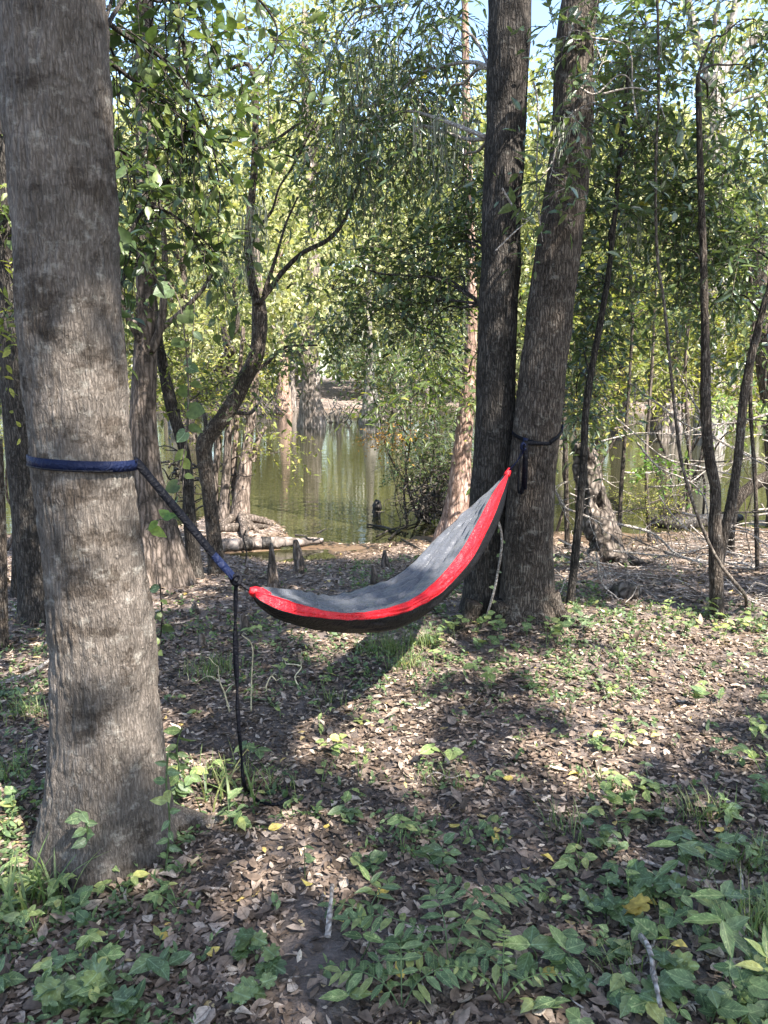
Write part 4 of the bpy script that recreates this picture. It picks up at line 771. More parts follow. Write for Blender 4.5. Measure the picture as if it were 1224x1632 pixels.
# ------------------------------------------------------------------ cypresses standing in the pond and the wood on the far bank
def puffs(C, Rr, n, size, asp=.6):
    C = np.asarray(C); k = len(C); q = rdir(k * n) * (rng.random((k * n, 1)) ** .4); pos = np.repeat(C, n, 0) + q * np.repeat(Rr, n)[:, None] * np.array([1, 1, .75])
    d = rdir(k * n); d[:, 2] -= .35; nn = rng.normal(size=(k * n, 3)) * .6 + q * .5; nn[:, 2] += .5; L = size * (.6 + .8 * rng.random(k * n)); return pos, d, nn, L, L * asp
def far_tree(name, label, X, Y, h, r, crown0, cw, mat, npuff, per, size, bark='bark_pale', group='trees on the far bank', lean=0.0, swell=0.0, base=None, nlimb=7):
    zb = tz(X, Y) if base is None else base; g0 = np.array([X, Y, zb]); t = root(name, label, 'tree', g0, group)
    zz = np.array([-.4, 0, .4, 1.0, 1.7, 3, h * .45, h * .75, h]); rr = r * (1 - .75 * np.clip(zz / h, 0, 1)); rr[:5] += swell * np.array([1.0, 1.0, .88, .52, .2])
    wob = rng.normal(size=(9, 2)) * .02 * h * (zz / h)[:, None]; P = np.stack([X + lean * zz + wob[:, 0], Y + wob[:, 1], zb + zz], -1)
    V, F = T(P, rr, seg=24 if swell else 14, n=50, disp=rugged(r * .12, r * .35, 7, int(abs(X * 7)) + 3, r * .3 + swell * .2, r * 1.5)); part(t, 'trunk', V, F, bark)
    C = []
    for k in range(npuff):
        f = rng.random() ** .8; z = crown0 + (h * 1.05 - crown0) * f; w = cw * math.sqrt(max(.08, 1 - ((f - .4) / .75) ** 2)); a_ = rng.uniform(0, 6.283); q = w * math.sqrt(rng.random())
        C.append((X + lean * z + q * math.cos(a_), Y + q * math.sin(a_), zb + z))
    C = np.array(C); tips = C[rng.choice(npuff, min(nlimb, npuff), replace=False)]; lb = []
    for c in tips:
        zt = max(crown0 * .6, (c[2] - zb) - cw * .6); lb.append(limb(np.array([X + lean * zt, Y, zb + zt]), c, r * .3, r * .05, sag=.05, jit=.05, seg=5))
    V, F = join(lb); part(t, 'limbs', V, F, bark, kind='stuff')
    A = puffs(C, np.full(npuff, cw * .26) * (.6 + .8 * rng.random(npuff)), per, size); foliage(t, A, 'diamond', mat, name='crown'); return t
far_tree('cypress', 'big cypress with a swollen grey base standing in the pond', at(496, 675, 30)[0], 30.0, 15, .33, 3.8, 3.6, 'leaf_far', 130, 44, .20, bark='bark_cypress', group='cypresses in the pond', swell=.24, base=WATER)
far_tree('cypress', 'pale cypress trunk just left of the big swollen one', at(452, 660, 41)[0], 41.0, 15, .26, 3.5, 3.6, 'leaf_far', 110, 44, .25, bark='bark_pink', group='cypresses in the pond', swell=.25, base=WATER)
far_tree('cypress', 'thin cypress behind and left of the big swollen one', at(467, 655, 44)[0], 44.0, 12, .16, 3, 2.8, 'leaf_far', 70, 40, .25, bark='bark_cypress', group='cypresses in the pond', swell=.1, base=WATER)
far_tree('cypress', 'slim cypress in the pond in line with the black stub', at(590, 672, 32)[0], 32.0, 13, .17, 3.5, 3.2, 'leaf_far', 100, 44, .2, bark='bark_pale', group='cypresses in the pond', swell=.3, base=WATER)
far_tree('cypress', 'cypress in the pond seen between the saplings at right', at(1060, 690, 26)[0], 26.0, 13, .26, 3.2, 3.2, 'leaf_far', 100, 44, .18, bark='bark_cypress', group='cypresses in the pond', swell=.3, base=WATER, lean=.05)
far_tree('cypress', 'cypress in the pond seen left of the fluted tree', at(285, 680, 28)[0], 28.0, 13, .2, 3.0, 3.2, 'leaf_far', 100, 44, .18, bark='bark_pale', group='cypresses in the pond', swell=.2, base=WATER)
for px_, Y_, h_, lab_, np__ in [(300, 24.0, 8.6, 'low-crowned yellow-green tree over the pond behind the forked tree', 250), (815, 25.0, 9.5, 'low-crowned yellow-green tree over the pond behind the twin tree', 250), (985, 24.0, 8.4, 'low-crowned yellow-green tree over the pond behind the saplings', 230), (120, 25.0, 9.5, 'low-crowned yellow-green tree over the pond behind the grey trunk', 120)]:
    far_tree('pond_tree', lab_, at(px_, 690, Y_)[0], Y_, h_, .16, 2.0, 4.6, 'leaf_far', np__, 58, .19, bark='bark_butt', group='low-crowned trees over the pond', swell=.12, base=WATER, nlimb=14)
FT = []
for row, (Y0, n, span) in enumerate([(50, 15, 26), (57, 14, 31), (66, 15, 37)]):
    for k in range(n):
        X = -span + 2 * span * (k + .5) / n + rng.normal() * .9; Y = Y0 + rng.normal() * 1.3
        u = 612 + FPX * X / Y; hole = (330 < u < 470) or (1040 < u < 1240)
        h = rng.uniform(13, 17) + row * 1.2 - (3.5 if hole else 0); FT.append((X, Y, h, row))
def fz(X, Y):
    u = 612 + FPX * X / Y
    return 'seen beyond the left edge' if u < 0 else ('hidden mostly by the grey trunk' if u < 200 else ('left of the forked tree' if u < 400 else ('in line with the big cypress' if u < 530 else ('left of the twin tree' if u < 750 else ('behind the twin tree' if u < 900 else ('behind the saplings' if u < 1130 else 'at the right edge'))))))
FT.sort(key=lambda q: q[0])
for k, (X, Y, h, row) in enumerate(FT):
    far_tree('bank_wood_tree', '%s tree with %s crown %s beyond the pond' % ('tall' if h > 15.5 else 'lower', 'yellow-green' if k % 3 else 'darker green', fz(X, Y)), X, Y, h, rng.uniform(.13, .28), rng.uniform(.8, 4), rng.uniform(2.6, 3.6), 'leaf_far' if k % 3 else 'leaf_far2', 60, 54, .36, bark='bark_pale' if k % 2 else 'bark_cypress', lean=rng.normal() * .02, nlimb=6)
for k in range(22):
    X = -24 + 48 * (k + .5) / 22 + rng.normal() * .6; Y = 48.5 + 2.2 * math.sin(X * .23 + .6) + rng.uniform(.5, 3); g0 = np.array([X, Y, tz(X, Y)])
    if abs(X + 2.3) < 1.4: continue
    t = root('bank_shrub', 'low %s shrub %s on the far pond edge' % ('pale' if k % 2 else 'yellow-green', fz(X, Y)), 'shrub', g0, 'shrubs along the far edge of the pond'); st = []
    C = g0 + np.stack([rng.normal(size=26) * 1.0, rng.normal(size=26) * .7, rng.uniform(.5, 4.6, 26)], -1)
    for c in C[:6]: st.append(limb(g0 + rng.normal(size=3) * .1 * [1, 1, 0], c, .04, .01, n=4, seg=5))
    V, F = join(st); part(t, 'stems', V, F, 'bark_pale', kind='stuff'); foliage(t, puffs(C, np.full(26, .6), 30, .24), 'diamond', 'leaf_far' if k % 2 else 'leaf_yellow', name='crown')
# roots and dead brush at the far waterline
for k, (px, py, Y, w) in enumerate([(440, 648, 44, 1.3), (425, 655, 40, .8), (545, 660, 33, 1.0), (615, 668, 34, 1.0), (260, 660, 40, 1.6)]):
    c = at(px, py, Y); c[2] = WATER; st = []
    for i in range(26):
        p0 = c + np.array([rng.normal() * w * .5, rng.normal() * .5, 0]); st.append(limb(p0, p0 + np.array([rng.normal() * .6, rng.normal() * .4, rng.uniform(.2, 1.1)]), .035, .012, n=4, seg=5, jit=.08))
    V, F = join(st); single('dead_brush', ['tangle of roots and dead sticks left of the big cypress base', 'small tangle of dead sticks at the far waterline, left of the root tangle', 'white dead branches in the water right of the big cypress', 'dead brush round the foot of the slim cypress', 'dead brush on the far waterline seen left of the bent trunk'][k], 'dead brush', V, F, 'dead_wood' if k == 2 else 'bark_cypress', kind=None)
# unbroken wood behind
n = 26000; ang = rng.uniform(-.85, .85, n); d = rng.uniform(78, 105, n); pos = np.stack([np.sin(ang) * d, np.cos(ang) * d, 1.0 + rng.random(n) ** .9 * (13.5 + 3 * np.sin(ang * 23) + 2 * np.sin(ang * 51))], -1)
dd = rdir(n); nn = rng.normal(size=(n, 3)); nn[:, 2] += .6; nn[:, 1] -= .5; L = rng.uniform(.5, 1.1, n)
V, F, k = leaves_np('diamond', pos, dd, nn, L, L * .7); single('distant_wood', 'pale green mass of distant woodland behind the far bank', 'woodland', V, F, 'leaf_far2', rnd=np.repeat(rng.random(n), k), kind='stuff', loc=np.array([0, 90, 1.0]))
# tall forked tree whose bare fork shows against the sky at top right
P, R = px_trunk([(1108, 1158, 700), (1112, 1156, 400), (1116, 1154, 200), (1120, 1152, 120)], 22)
hz_ = None
t = root('forked_tall_tree', 'tall tree whose bare grey fork shows against the sky at top right', 'tree', (P[0][0], 22, tz(P[0][0], 22.0))); P[0][2] = WATER - .6
V, F = T(P, R, seg=24, n=50, disp=rugged(.03, .12, 5, 3, .06)); part(t, 'trunk', V, F, 'bark_pale')
for pts, w in [([(1134, 125), (1110, 60), (1098, 10), (1080, -60)], (18, 7)), ([(1138, 125), (1150, 70), (1162, 45), (1185, -40)], (18, 8)), ([(1142, 125), (1180, 85), (1224, 40), (1280, -10)], (16, 8)), ([(1135, 200), (1180, 160), (1230, 150)], (9, 4))]:
    pp = px_path(pts, 22); V, F = T(pp, np.linspace(px_r(w[0], pp[0]), px_r(w[1], pp[0]), len(pp)), seg=12, n=30, disp=rugged(.02, .1, 3, 4, .04)); part(t, 'limb', V, F, 'bark_pale')
C = np.array([at(rng.uniform(1040, 1240), rng.uniform(180, 420), 22 + rng.normal() * 1.2) for k in range(60)] + [at(rng.uniform(1060, 1250), rng.uniform(-60, 180), 22 + rng.normal()) for k in range(16)])
foliage(t, puffs(C, np.full(len(C), .6), 34, .16), 'diamond', 'leaf_far', name='crown')

# ------------------------------------------------------------------ trees overhead, out of the frame, that shade the ground (with the gaps the sun comes through)
def gp(pts): return [tuple(gpx(*q)[:2]) for q in pts]
LIT = [gp([(250, 1105), (330, 1118), (480, 1085), (560, 1075), (640, 1060), (760, 1060), (900, 1075), (1010, 1110), (1060, 1180), (1000, 1230), (930, 1300), (780, 1312), (640, 1285), (540, 1265), (440, 1235), (350, 1190), (250, 1180)]),
       gp([(880, 960), (1060, 950), (1320, 950), (1320, 1060), (1240, 1130), (1080, 1110), (960, 1075), (760, 1070), (700, 1040), (880, 1020)]),
       gp([(-40, 1035), (80, 1040), (85, 1110), (60, 1190), (-40, 1200)]),
       [(-.88, 2.50), (-.80, 2.68), (-1.15, 3.05), (-1.55, 3.12), (-1.62, 2.78), (-1.3, 2.48)],
       gp([(430, 905), (560, 885), (640, 900), (560, 930), (430, 935)]), gp([(520, 990), (600, 985), (640, 1010), (560, 1025)])]
DARKB = [gp([(560, 1085), (700, 1100), (760, 1150), (640, 1140)]), gp([(880, 1130), (1060, 1130), (1224, 1180), (1000, 1175)])]
cand = []
for gx in np.arange(-4.2, 6.4, .24):
    for gy in np.arange(-.6, 8.6, .24):
        x = gx + rng.normal() * .08; y = gy + rng.normal() * .08
        lit = any(in_poly(np.array([x]), np.array([y]), p)[0] for p in LIT)
        nz = float(fbm(np.array([[x * .9, y * .9, 0]]), 77, 2)[0]); keep = True
        nz2 = float(fbm(np.array([[x * 2.3, y * 2.3, 3.]]), 177, 2)[0])
        if in_poly(np.array([x]), np.array([y]), LIT[3])[0]: keep = False
        elif lit: keep = nz2 > .62
        elif y < 2.3: keep = nz < .80
        elif y < 2.75 and x > -.95: keep = nz < .82
        elif y < 4.6: keep = nz < .68 and x > -3.4
        else: keep = (nz < .45 and x > -2.2 and y < 7.2) or (-3.4 < x < -1.9 and y < 5.5 and nz < .62) or (6.1 < y and x < -1.7 and 3.65 < x + y < 5.15 and nz < .62) or (y < 6.3 and abs((x - .8) + (y - 4.5)) < .36 and x > -1.4)
        if keep: cand.append((x, y))
cand = np.array(cand); hh = rng.uniform(7.2, 9.6, len(cand))
# the hammock, the strap and the sunlit edge of the twin trunk get their gaps from the same polygons, shifted along the sun
C = np.stack([cand[:, 0] + S[0] / S[2] * hh, cand[:, 1] + S[1] / S[2] * hh, hh], -1)
u, v, z = pix(C); vis = (C[:, 1] > .5) & (v > -70) & (u > -80) & (u < 1304)
C = C[~vis]
def shade_tree(label, tx, ty, sel):
    g0 = np.array([tx, ty, tz(tx, ty)]); t = root('shade_tree', label, 'tree', g0, 'trees overhead beside the viewer')
    P = np.array([g0 + [0, 0, -.1], g0 + [0, 0, .4], g0 + [.05, 0, 3], g0 + [-.1, .1, 6], g0 + [0, 0, 8.8]]); V, F = T(P, [.32, .24, .2, .15, .06], seg=30, n=50, disp=rugged(.012, .05, 6, 6, .04)); part(t, 'trunk', V, F, 'bark_brown')
    lb = []
    for c in sel[rng.choice(len(sel), min(26, len(sel)), replace=False)]: lb.append(limb(P[2 + rng.integers(0, 2)], c, .05, .012, sag=.08, jit=.03, n=6, seg=6))
    V, F = join(lb); part(t, 'limbs', V, F, 'bark_brown', kind='stuff')
    foliage(t, puffs(sel, np.full(len(sel), .24), 30, .19, .6), 'diamond', 'leaf_mid', name='crown')
sel = C[:, 1] < .5
shade_tree('tall tree behind the viewer whose crown shades the foreground', 4.6, -3.6, C[sel & (C[:, 0] >= 0)])
shade_tree('tall tree to the right of the viewer whose crown shades the slope', 8.4, 2.6, C[~sel])

# ------------------------------------------------------------------ hanging moss
for k, a_ in enumerate([(705, 195, 5.3, 60, 130, 70, 'thick grey moss beard hanging left of the dark twin trunk'), (340, 70, 6.6, 30, 110, 40, 'long moss strand under the bent top of the forked tree'), (410, 330, 6.3, 22, 120, 40, 'moss beard hung in the fork of the leaning tree'), (600, 60, 5.8, 70, 170, 60, 'broad moss curtain at the top middle'), (355, 415, 5.8, 16, 60, 24, 'small moss tuft on the broken branch end of the fluted tree'), (1020, 70, 5.0, 40, 90, 40, 'moss tuft hung on bare twigs right of the leaning trunk'), (1010, 350, 5.2, 40, 80, 34, 'moss strands among the dark leaves at right'), (560, 200, 6.0, 60, 140, 46, 'moss strands hanging in the middle drooping foliage'), (890, 200, 4.4, 40, 70, 30, 'wispy moss in front of the leaning trunk'), (385, 350, 6.2, 20, 150, 30, 'thin moss strand beside the left fork of the leaning tree')]): moss(*a_, sw=.0035)
for k in range(26):
    u = rng.uniform(200, 1000); Y = rng.uniform(28, 46); moss(u, rng.uniform(330, 520), Y, 60, rng.uniform(60, 130), 26, 'long grey moss on a far tree, %s' % fz((u - 612) / FPX * Y, Y), group='moss on far trees', sw=.05)

# ------------------------------------------------------------------ hammock and straps
HA = np.array([-.44, 2.60]); HB = np.array([.735, 4.44]); hd = (HB - HA) / np.linalg.norm(HB - HA); hn = np.array([hd[1], -hd[0]])
def hplane(px, py, off):               # line of sight meets the upright plane of the hammock shifted by off towards the viewer
    d = ray(px, py); q = HA + hn * off; t = ((q - CAM[:2]) @ hn) / (d[:2] @ hn); return CAM + d * t
rimf = [(403, 941), (417, 937), (456, 939), (494, 946), (533, 947), (572, 939), (607, 928), (642, 909), (672, 882), (702, 851), (733, 823), (763, 796), (789, 773), (809, 752)]
redu = [(404, 943), (417, 945), (445, 953), (473, 962), (516, 974), (559, 978), (607, 972), (650, 959), (689, 931), (720, 898), (746, 860), (767, 821), (789, 781), (810, 752)]
redl = [(404, 946), (412, 956), (435, 968), (460, 977), (503, 986), (559, 989), (607, 985), (650, 975), (689, 955), (720, 929), (750, 894), (772, 855), (793, 808), (812, 753)]
bott = [(404, 947), (421, 968), (440, 982), (460, 992), (503, 1003), (546, 1008), (590, 1008), (629, 1001), (659, 987), (689, 965), (720, 938), (752, 905), (795, 830), (812, 754)]
NU = 220
def hcurve(pts, offm):
    k = len(pts); u = np.arange(k) / (k - 1.0); W = []
    for (x, y), uu in zip(pts, u):
        W.append(hplane(x, y, offm * math.sin(math.pi * min(max(uu, .0), 1.0)) ** .55 if 0 < uu < 1 else 0))
    Q, _ = spline(np.array(W), np.ones(k), NU); return Q
c_rim, c_ru, c_rl, c_bo = hcurve(rimf, -.16), hcurve(redu, .13), hcurve(redl, .15), hcurve(bott, .04)
for c_, sd_ in ((c_ru, 3), (c_rl, 7), (c_rim, 11)):
    uu_ = np.linspace(0, 1, NU); w_ = np.sin(np.pi * uu_) ** .5 * (fbm(np.stack([uu_ * 45, 0 * uu_, 0 * uu_], -1), sd_, 2) - .5); c_[:, 2] += .012 * w_; c_[:, :2] += np.outer(w_ * .008, hn)
c_back = (c_rim * .45 + c_bo * .55); sh = np.sin(np.linspace(0, math.pi, NU)) ** .6; c_back[:, :2] -= np.outer(sh, hn) * .13; c_back[:, 2] -= .03 * sh
def panel(a_, b_, nv, sagf, amp, seed):
    v_ = np.linspace(0, 1, nv)[None, :, None]; G = a_[:, None] * (1 - v_) + b_[:, None] * v_
    du = np.gradient(G, axis=0); dv = np.gradient(G, axis=1); nn = nrm(np.cross(du, dv)); u_ = np.linspace(0, 1, NU)[:, None]; e = np.sin(np.pi * u_) ** .5
    vv = v_[..., 0] + 0 * u_
    w = fbm(np.stack([u_ * 20 + 0 * vv, vv * 9 * (1 + 0 * u_), 0 * vv], -1), seed, 3) - .5
    cr = np.abs(vnoise(np.stack([u_ * 5 + vv * 3, vv * 12 + u_ * 2, 0 * vv], -1), seed + 5) - .5) * 2
    fold = .011 * np.sin(vv * 30 + 5 * fbm(np.stack([u_ * 6 + 0 * vv, vv * 3 + 0 * u_, 0 * vv], -1), seed + 9, 2)) * np.abs(2 * u_ - 1) ** 1.3 * e * (sagf > 0)
    G = G + nn * (fold + e * np.sin(np.pi * vv) * sagf + (w * amp + (cr - .5) * amp * .5) * e * np.clip(np.minimum(vv, 1 - vv) * 8 + .25, 0, 1))[..., None]
    a = np.arange(NU - 1)[:, None] * nv; j = np.arange(nv - 1)[None]
    return G.reshape(-1, 3), np.stack([a + j, a + nv + j, a + nv + j + 1, a + j + 1], -1).reshape(-1, 4)
hm = root('hammock', 'grey, red and black hammock slung between two trees', 'hammock', (float(c_bo[NU // 2][0]), float(c_bo[NU // 2][1]), float(c_bo[:, 2].min())))
for nm, a_, b_, nv, sg, am, mt, sd, lab in [('top_panel', c_rim, c_ru, 48, .025, .040, 'h_grey', 5, 'wrinkled slate grey upper panel'), ('stripe_panel', c_ru, c_rl, 18, -.012, .020, 'h_red', 9, 'bright red stripe along the near side'),
                                       ('lower_panel', c_rl, c_bo, 16, -.02, .014, 'h_dark', 14, 'black underside'), ('back_panel', c_bo, c_back, 16, -.02, .012, 'h_dark', 18, None), ('back_panel', c_back, c_rim, 16, -.02, .012, 'h_grey', 22, None)]:
    V, F = panel(a_, b_, nv, sg, am, sd); part(hm, nm, V, F, mt, label=lab)
for c, nm in ((c_ru, 'seam'), (c_rl, 'seam')):
    V, F = T(c[2:-2] + np.array([hn[0], hn[1], .2]) * .002, np.full(NU - 4, .0022), seg=5, n=NU); part(hm, nm, V, F, 'h_dark' if c is c_rl else 'h_red')
e0 = c_ru[0]; V, F = T(np.array([e0 - [.012, .01, -.006], e0, e0 + [.02, .02, -.012], e0 + [.045, .04, -.03]]), [.010, .017, .02, .016], seg=14, n=18, disp=rugged(.005, .012, 1, 3)); part(hm, 'gathered_end', V, F, 'h_red')
e1 = c_ru[-1]; V, F = T(np.array([e1 + [.01, .01, .02], e1, e1 - [.012, .02, .02]]), [.008, .016, .018], seg=14, n=14, disp=rugged(.004, .012, 1, 3)); part(hm, 'gathered_end', V, F, 'h_red')
def ribbon(P, w, side, th=.0025, n=None, twist=None):      # flat webbing with thickness
    n = n or len(P) * 8; Q, _ = spline(P, np.ones(len(P)), n); Tn = nrm(np.gradient(Q, axis=0)); sdv = np.asarray(side, float); sdv = np.broadcast_to(sdv, Q.shape) if sdv.ndim == 1 else sdv
    A = nrm(sdv - Tn * (sdv * Tn).sum(1, keepdims=True)); B = np.cross(Tn, A)
    if twist is not None: t_ = np.linspace(0, twist, n)[:, None]; A, B = A * np.cos(t_) + B * np.sin(t_), -A * np.sin(t_) + B * np.cos(t_)
    wv = (w if np.ndim(w) else np.full(n, w)); wv = np.interp(np.linspace(0, 1, n), np.linspace(0, 1, len(wv)), wv)[:, None]
    V = np.stack([Q + A * wv + B * th, Q - A * wv + B * th, Q - A * wv - B * th, Q + A * wv - B * th], 1).reshape(-1, 3); i = np.arange(n - 1)[:, None] * 4; j = np.arange(4)[None]; jn = (j + 1) % 4
    return V, np.stack([i + j, i + jn, i + 4 + jn, i + 4 + j], -1).reshape(-1, 4)
# left strap: loop round the trunk, diagonal, knot, hanging tail
kk = int(np.argmin(np.abs(LT_P[:, 2] - at(133, 735, 2.42)[2]))); cz = at(133, 735, 2.42); rr_ = LT_R[kk] + .009
ls = root('tree_strap', 'blue webbing strap round the left trunk with a long dark tail to the ground', 'strap', (cz[0] + rr_, cz[1], tz(cz[0], cz[1])))
th = np.linspace(math.radians(20), math.radians(-330), 60); loop = np.stack([cz[0] + rr_ * np.cos(th), cz[1] + rr_ * np.sin(th), cz[2] + .012 * np.cos(th + 2.6) - .002], -1)
V, F = ribbon(loop, .0165, (0, 0, 1), n=120); part(ls, 'loop', V, F, 'navy')
V, F = ribbon(loop[10:40] * 1.0 + np.stack([.0032 * np.cos(th[10:40]), .0032 * np.sin(th[10:40]), 0 * th[10:40] - .0135], -1), .0022, (0, 0, 1), th=.001, n=80); part(ls, 'edge_stripe', V, F, 'black')
p0 = np.array([cz[0] + rr_ * math.cos(.2), cz[1] + rr_ * math.sin(.2), cz[2] - .006]); p1 = at(372, 920, 2.56); mid = at(340, 884, 2.54)
V, F = ribbon(np.array([loop[3], p0, p0 * .8 + p1 * .2, p0 * .5 + p1 * .5, mid]), [.015, .013, .014, .014, .013], (0, .35, 1), n=50); part(ls, 'webbing', V, F, 'navyblack')
V, F = ribbon(np.array([mid, (mid + p1) / 2, p1]), [.013, .014, .012], (0, .35, 1), n=20); part(ls, 'webbing', V, F, 'navy')
knot = at(376, 924, 2.57); Pk = np.array([knot + [.014 * math.cos(a_), .006 * math.sin(2 * a_), .017 * math.sin(a_)] for a_ in np.linspace(0, 9, 16)]); V, F = T(Pk, np.full(16, .0085), seg=9, n=60); part(ls, 'knot', V, F, 'navyblack')
V, F = T(np.array([knot, (knot + e0) / 2 + [0, 0, -.004], e0]), [.007, .006, .006], seg=9, n=16); part(ls, 'cord', V, F, 'black')
tail = np.array([knot - [0, 0, .01], at(375, 1000, 2.58), at(377, 1080, 2.59), at(380, 1150, 2.6), at(385, 1210, 2.61), at(388, 1245, 2.61), gpx(394, 1268) + [0, 0, .018], gpx(415, 1284) + [0, 0, .012], gpx(440, 1290) + [0, 0, .02], gpx(458, 1286) + [0, 0, .03], gpx(461, 1278) + [0, 0, .02]])
V, F = ribbon(tail, [.005, .008, .0095, .009, .008, .006, .005, .007, .008, .008, .007], (1, .3, 0), n=150, twist=13, th=.004); part(ls, 'tail', V, F, 'navyblack')
# right strap round the leaning trunk
rs = root('tree_strap', 'blue strap looped round the leaning trunk of the twin tree, holding the hammock', 'strap', (PR[4][0], 4.5, at(838, 700, 4.45)[2] - .3))
ctr = at(856, 685, 4.62); rad = float(np.interp(685, [620, 720], [RR[5], RR[4]])) + .008
th = np.linspace(math.radians(-5), math.radians(185), 30); back = np.stack([ctr[0] + rad * np.cos(th), ctr[1] + rad * np.sin(th), ctr[2] + .02 * np.cos(th)], -1)
th2 = np.linspace(math.radians(-5), math.radians(-75), 12); fr = np.stack([ctr[0] + (rad + .003) * np.cos(th2), ctr[1] + (rad + .003) * np.sin(th2), ctr[2] + np.linspace(.02, -.07, 12)], -1)
th3 = np.linspace(math.radians(185), math.radians(262), 12); fl = np.stack([ctr[0] + (rad + .003) * np.cos(th3), ctr[1] + (rad + .003) * np.sin(th3), ctr[2] + np.linspace(-.02, -.07, 12)], -1)
kn = at(838, 706, 4.40)
V, F = ribbon(back, .0135, (0, 0, 1), n=60); part(rs, 'loop', V, F, 'navy')
V, F = ribbon(np.concatenate([fr, [kn]]), .011, (0, 0, 1), n=40); part(rs, 'webbing', V, F, 'navyblack')
V, F = ribbon(np.concatenate([fr[:4]]) + [.002, -.002, 0], .0125, (0, 0, 1), n=16); part(rs, 'webbing', V, F, 'navy', label='bluer end of the strap on the trunk edge, sunlight put into its colour')  # lighter copy over the dark webbing, sunlight put into its colour
V, F = ribbon(np.concatenate([fl, [kn]]), .011, (0, 0, 1), n=40); part(rs, 'webbing', V, F, 'navyblack')
V, F = ribbon(np.array([at(838, 698, 4.41), at(834, 715, 4.39), at(826, 732, 4.39), at(816, 745, 4.40), e1]), [.014, .013, .012, .010, .007], (1, 0, .3), n=50, twist=3); part(rs, 'webbing', V, F, 'navy')
for k, pts in enumerate([[(838, 702), (836, 740), (834, 775), (830, 785), (826, 780), (828, 740), (832, 715)], [(838, 710), (838, 745), (837, 780)]]):
    V, F = ribbon(px_path(pts, 4.385 - .012 * k), .012, (1, .3, 0), n=60, twist=1.2); part(rs, 'tail', V, F, 'navyblack')
Pk = np.array([at(834, 712, 4.38) + [.012 * math.cos(a_), .006 * math.sin(2 * a_), .02 * math.sin(a_)] for a_ in np.linspace(0, 9, 14)]); V, F = T(Pk, np.full(14, .007), seg=8, n=50); part(rs, 'knot', V, F, 'navy')

def zone(u, v):
    if v < 1130: a = 'behind the hammock shadow' if u < 560 else ('below the twin tree' if u < 900 else 'below the saplings')
    elif v < 1310: a = 'left of the grey trunk' if u < 100 else ('beside the hanging strap' if u < 500 else ('in the middle of the sunlit litter' if u < 900 else 'at the right end of the sunlit litter'))
    elif v < 1470: a = 'at the foot of the grey trunk' if u < 300 else ('above the bare soil' if u < 590 else ('in the shade above the pinnate plants' if u < 860 else 'in the shade at the right edge'))
    else: a = 'in the bottom left corner' if u < 240 else ('left of the bare soil' if u < 420 else ('on the bare soil' if u < 590 else ('among the pinnate plants' if u < 860 else 'in the bottom right corner')))
    return a
# ------------------------------------------------------------------ leaf litter
def path_bare(x, y):                    # trodden bare soil in the foreground
    u, v, _ = pix(np.stack([x, y, 0 * x], -1)); return np.maximum(np.exp(-((((u - 505) / 90) ** 2 + ((v - 1545) / 125) ** 2)) ** 1.5), .62 * np.exp(-((((u - 480) / 75) ** 2 + ((v - 1360) / 80) ** 2))))
def scatter(n, y0, y1, p=1.0):
    y = (y0 ** (2 - p + 0) + rng.random(n) * (y1 ** (2 - p) - y0 ** (2 - p))) ** (1 / (2 - p)); x = rng.uniform(-1, 1, n) * (y * .62 + .35); return x, y
def litter_arrays(n, y0, y1, l0, l1, p=1.0):
    x, y = scatter(n, y0, y1, p); k = rng.random(n) > path_bare(x, y) * .93; k &= terrain(x, y) > WATER + .012
    Pn = np.stack([x, y, 0 * x], -1); k &= rng.random(n) < .45 + 1.1 * fbm(Pn * 2.2, 40, 2); x, y = x[k], y[k]; n = len(x)
    z = terrain(x, y) + rng.random(n) * .010 + .002; d = rng.normal(size=(n, 3)); d[:, 2] *= .16; nn = rng.normal(size=(n, 3)) * .26; nn[:, 2] = 1
    L = rng.uniform(l0, l1, n) * np.exp(rng.normal(size=n) * .25); return np.stack([x, y, z], -1), d, nn, L, L * rng.uniform(.34, .62, n)
LR = 1.3
A = litter_arrays(62000, 1.15, 4.4, .015, .042, 1.25)
u, v, z = pix(A[0]); ok = (u > 5) & (u < 1219) & (v < 1625) & (z > .6); sc_ = np.where(ok, A[3] * A[4] / z ** 2, -1); idx = np.argsort(-sc_)[:300]
for i in idx:
    L_ = A[3][i]; vr = int(rng.integers(8)); li = int(rng.integers(6)); o = leaf_obj('fallen_leaf', 'litter%d' % li, 'litter', A[0][i] + [0, 0, .008], A[1][i], A[2][i], L_, A[4][i], var=vr); tagit(o, '%s %s %s fallen leaf %s' % (['cupped', 'twisted', 'arched', 'folded', 'domed', 'curled'][li], ['very dark', 'very dark', 'dark brown', 'dark brown', 'mid brown', 'pinkish tan', 'pinkish tan', 'pale'][vr], 'broad' if A[4][i] > L_ * .5 else 'narrow', zone(u[i], v[i])), 'leaf', 'brown fallen leaves in the foreground')
k = np.ones(len(A[0]), bool); k[idx] = False; A = tuple(q[k] for q in A)
Vs, rs_ = [], []
for j in range(3):
    B = tuple(q[j::3] for q in A); V, F, kk_ = leaves_np('small%d' % j, *B); Vs.append((V, F)); rs_.append(np.repeat(rng.random(len(B[0])) ** LR, kk_))
V, F = join(Vs); single('leaf_litter', 'brown dead leaf litter covering the near ground', 'leaf litter', V, F, 'litter', rnd=np.concatenate(rs_), kind='stuff', loc=np.zeros(3))
A = litter_arrays(60000, 4.2, 11.5, .026, .055, .9); Vs, rs_ = [], []
for j in range(3):
    B = tuple(q[j::3] for q in A); V, F, kk_ = leaves_np('small%d' % j, *B); Vs.append((V, F)); rs_.append(np.repeat(rng.random(len(B[0])) ** 1.1, kk_))
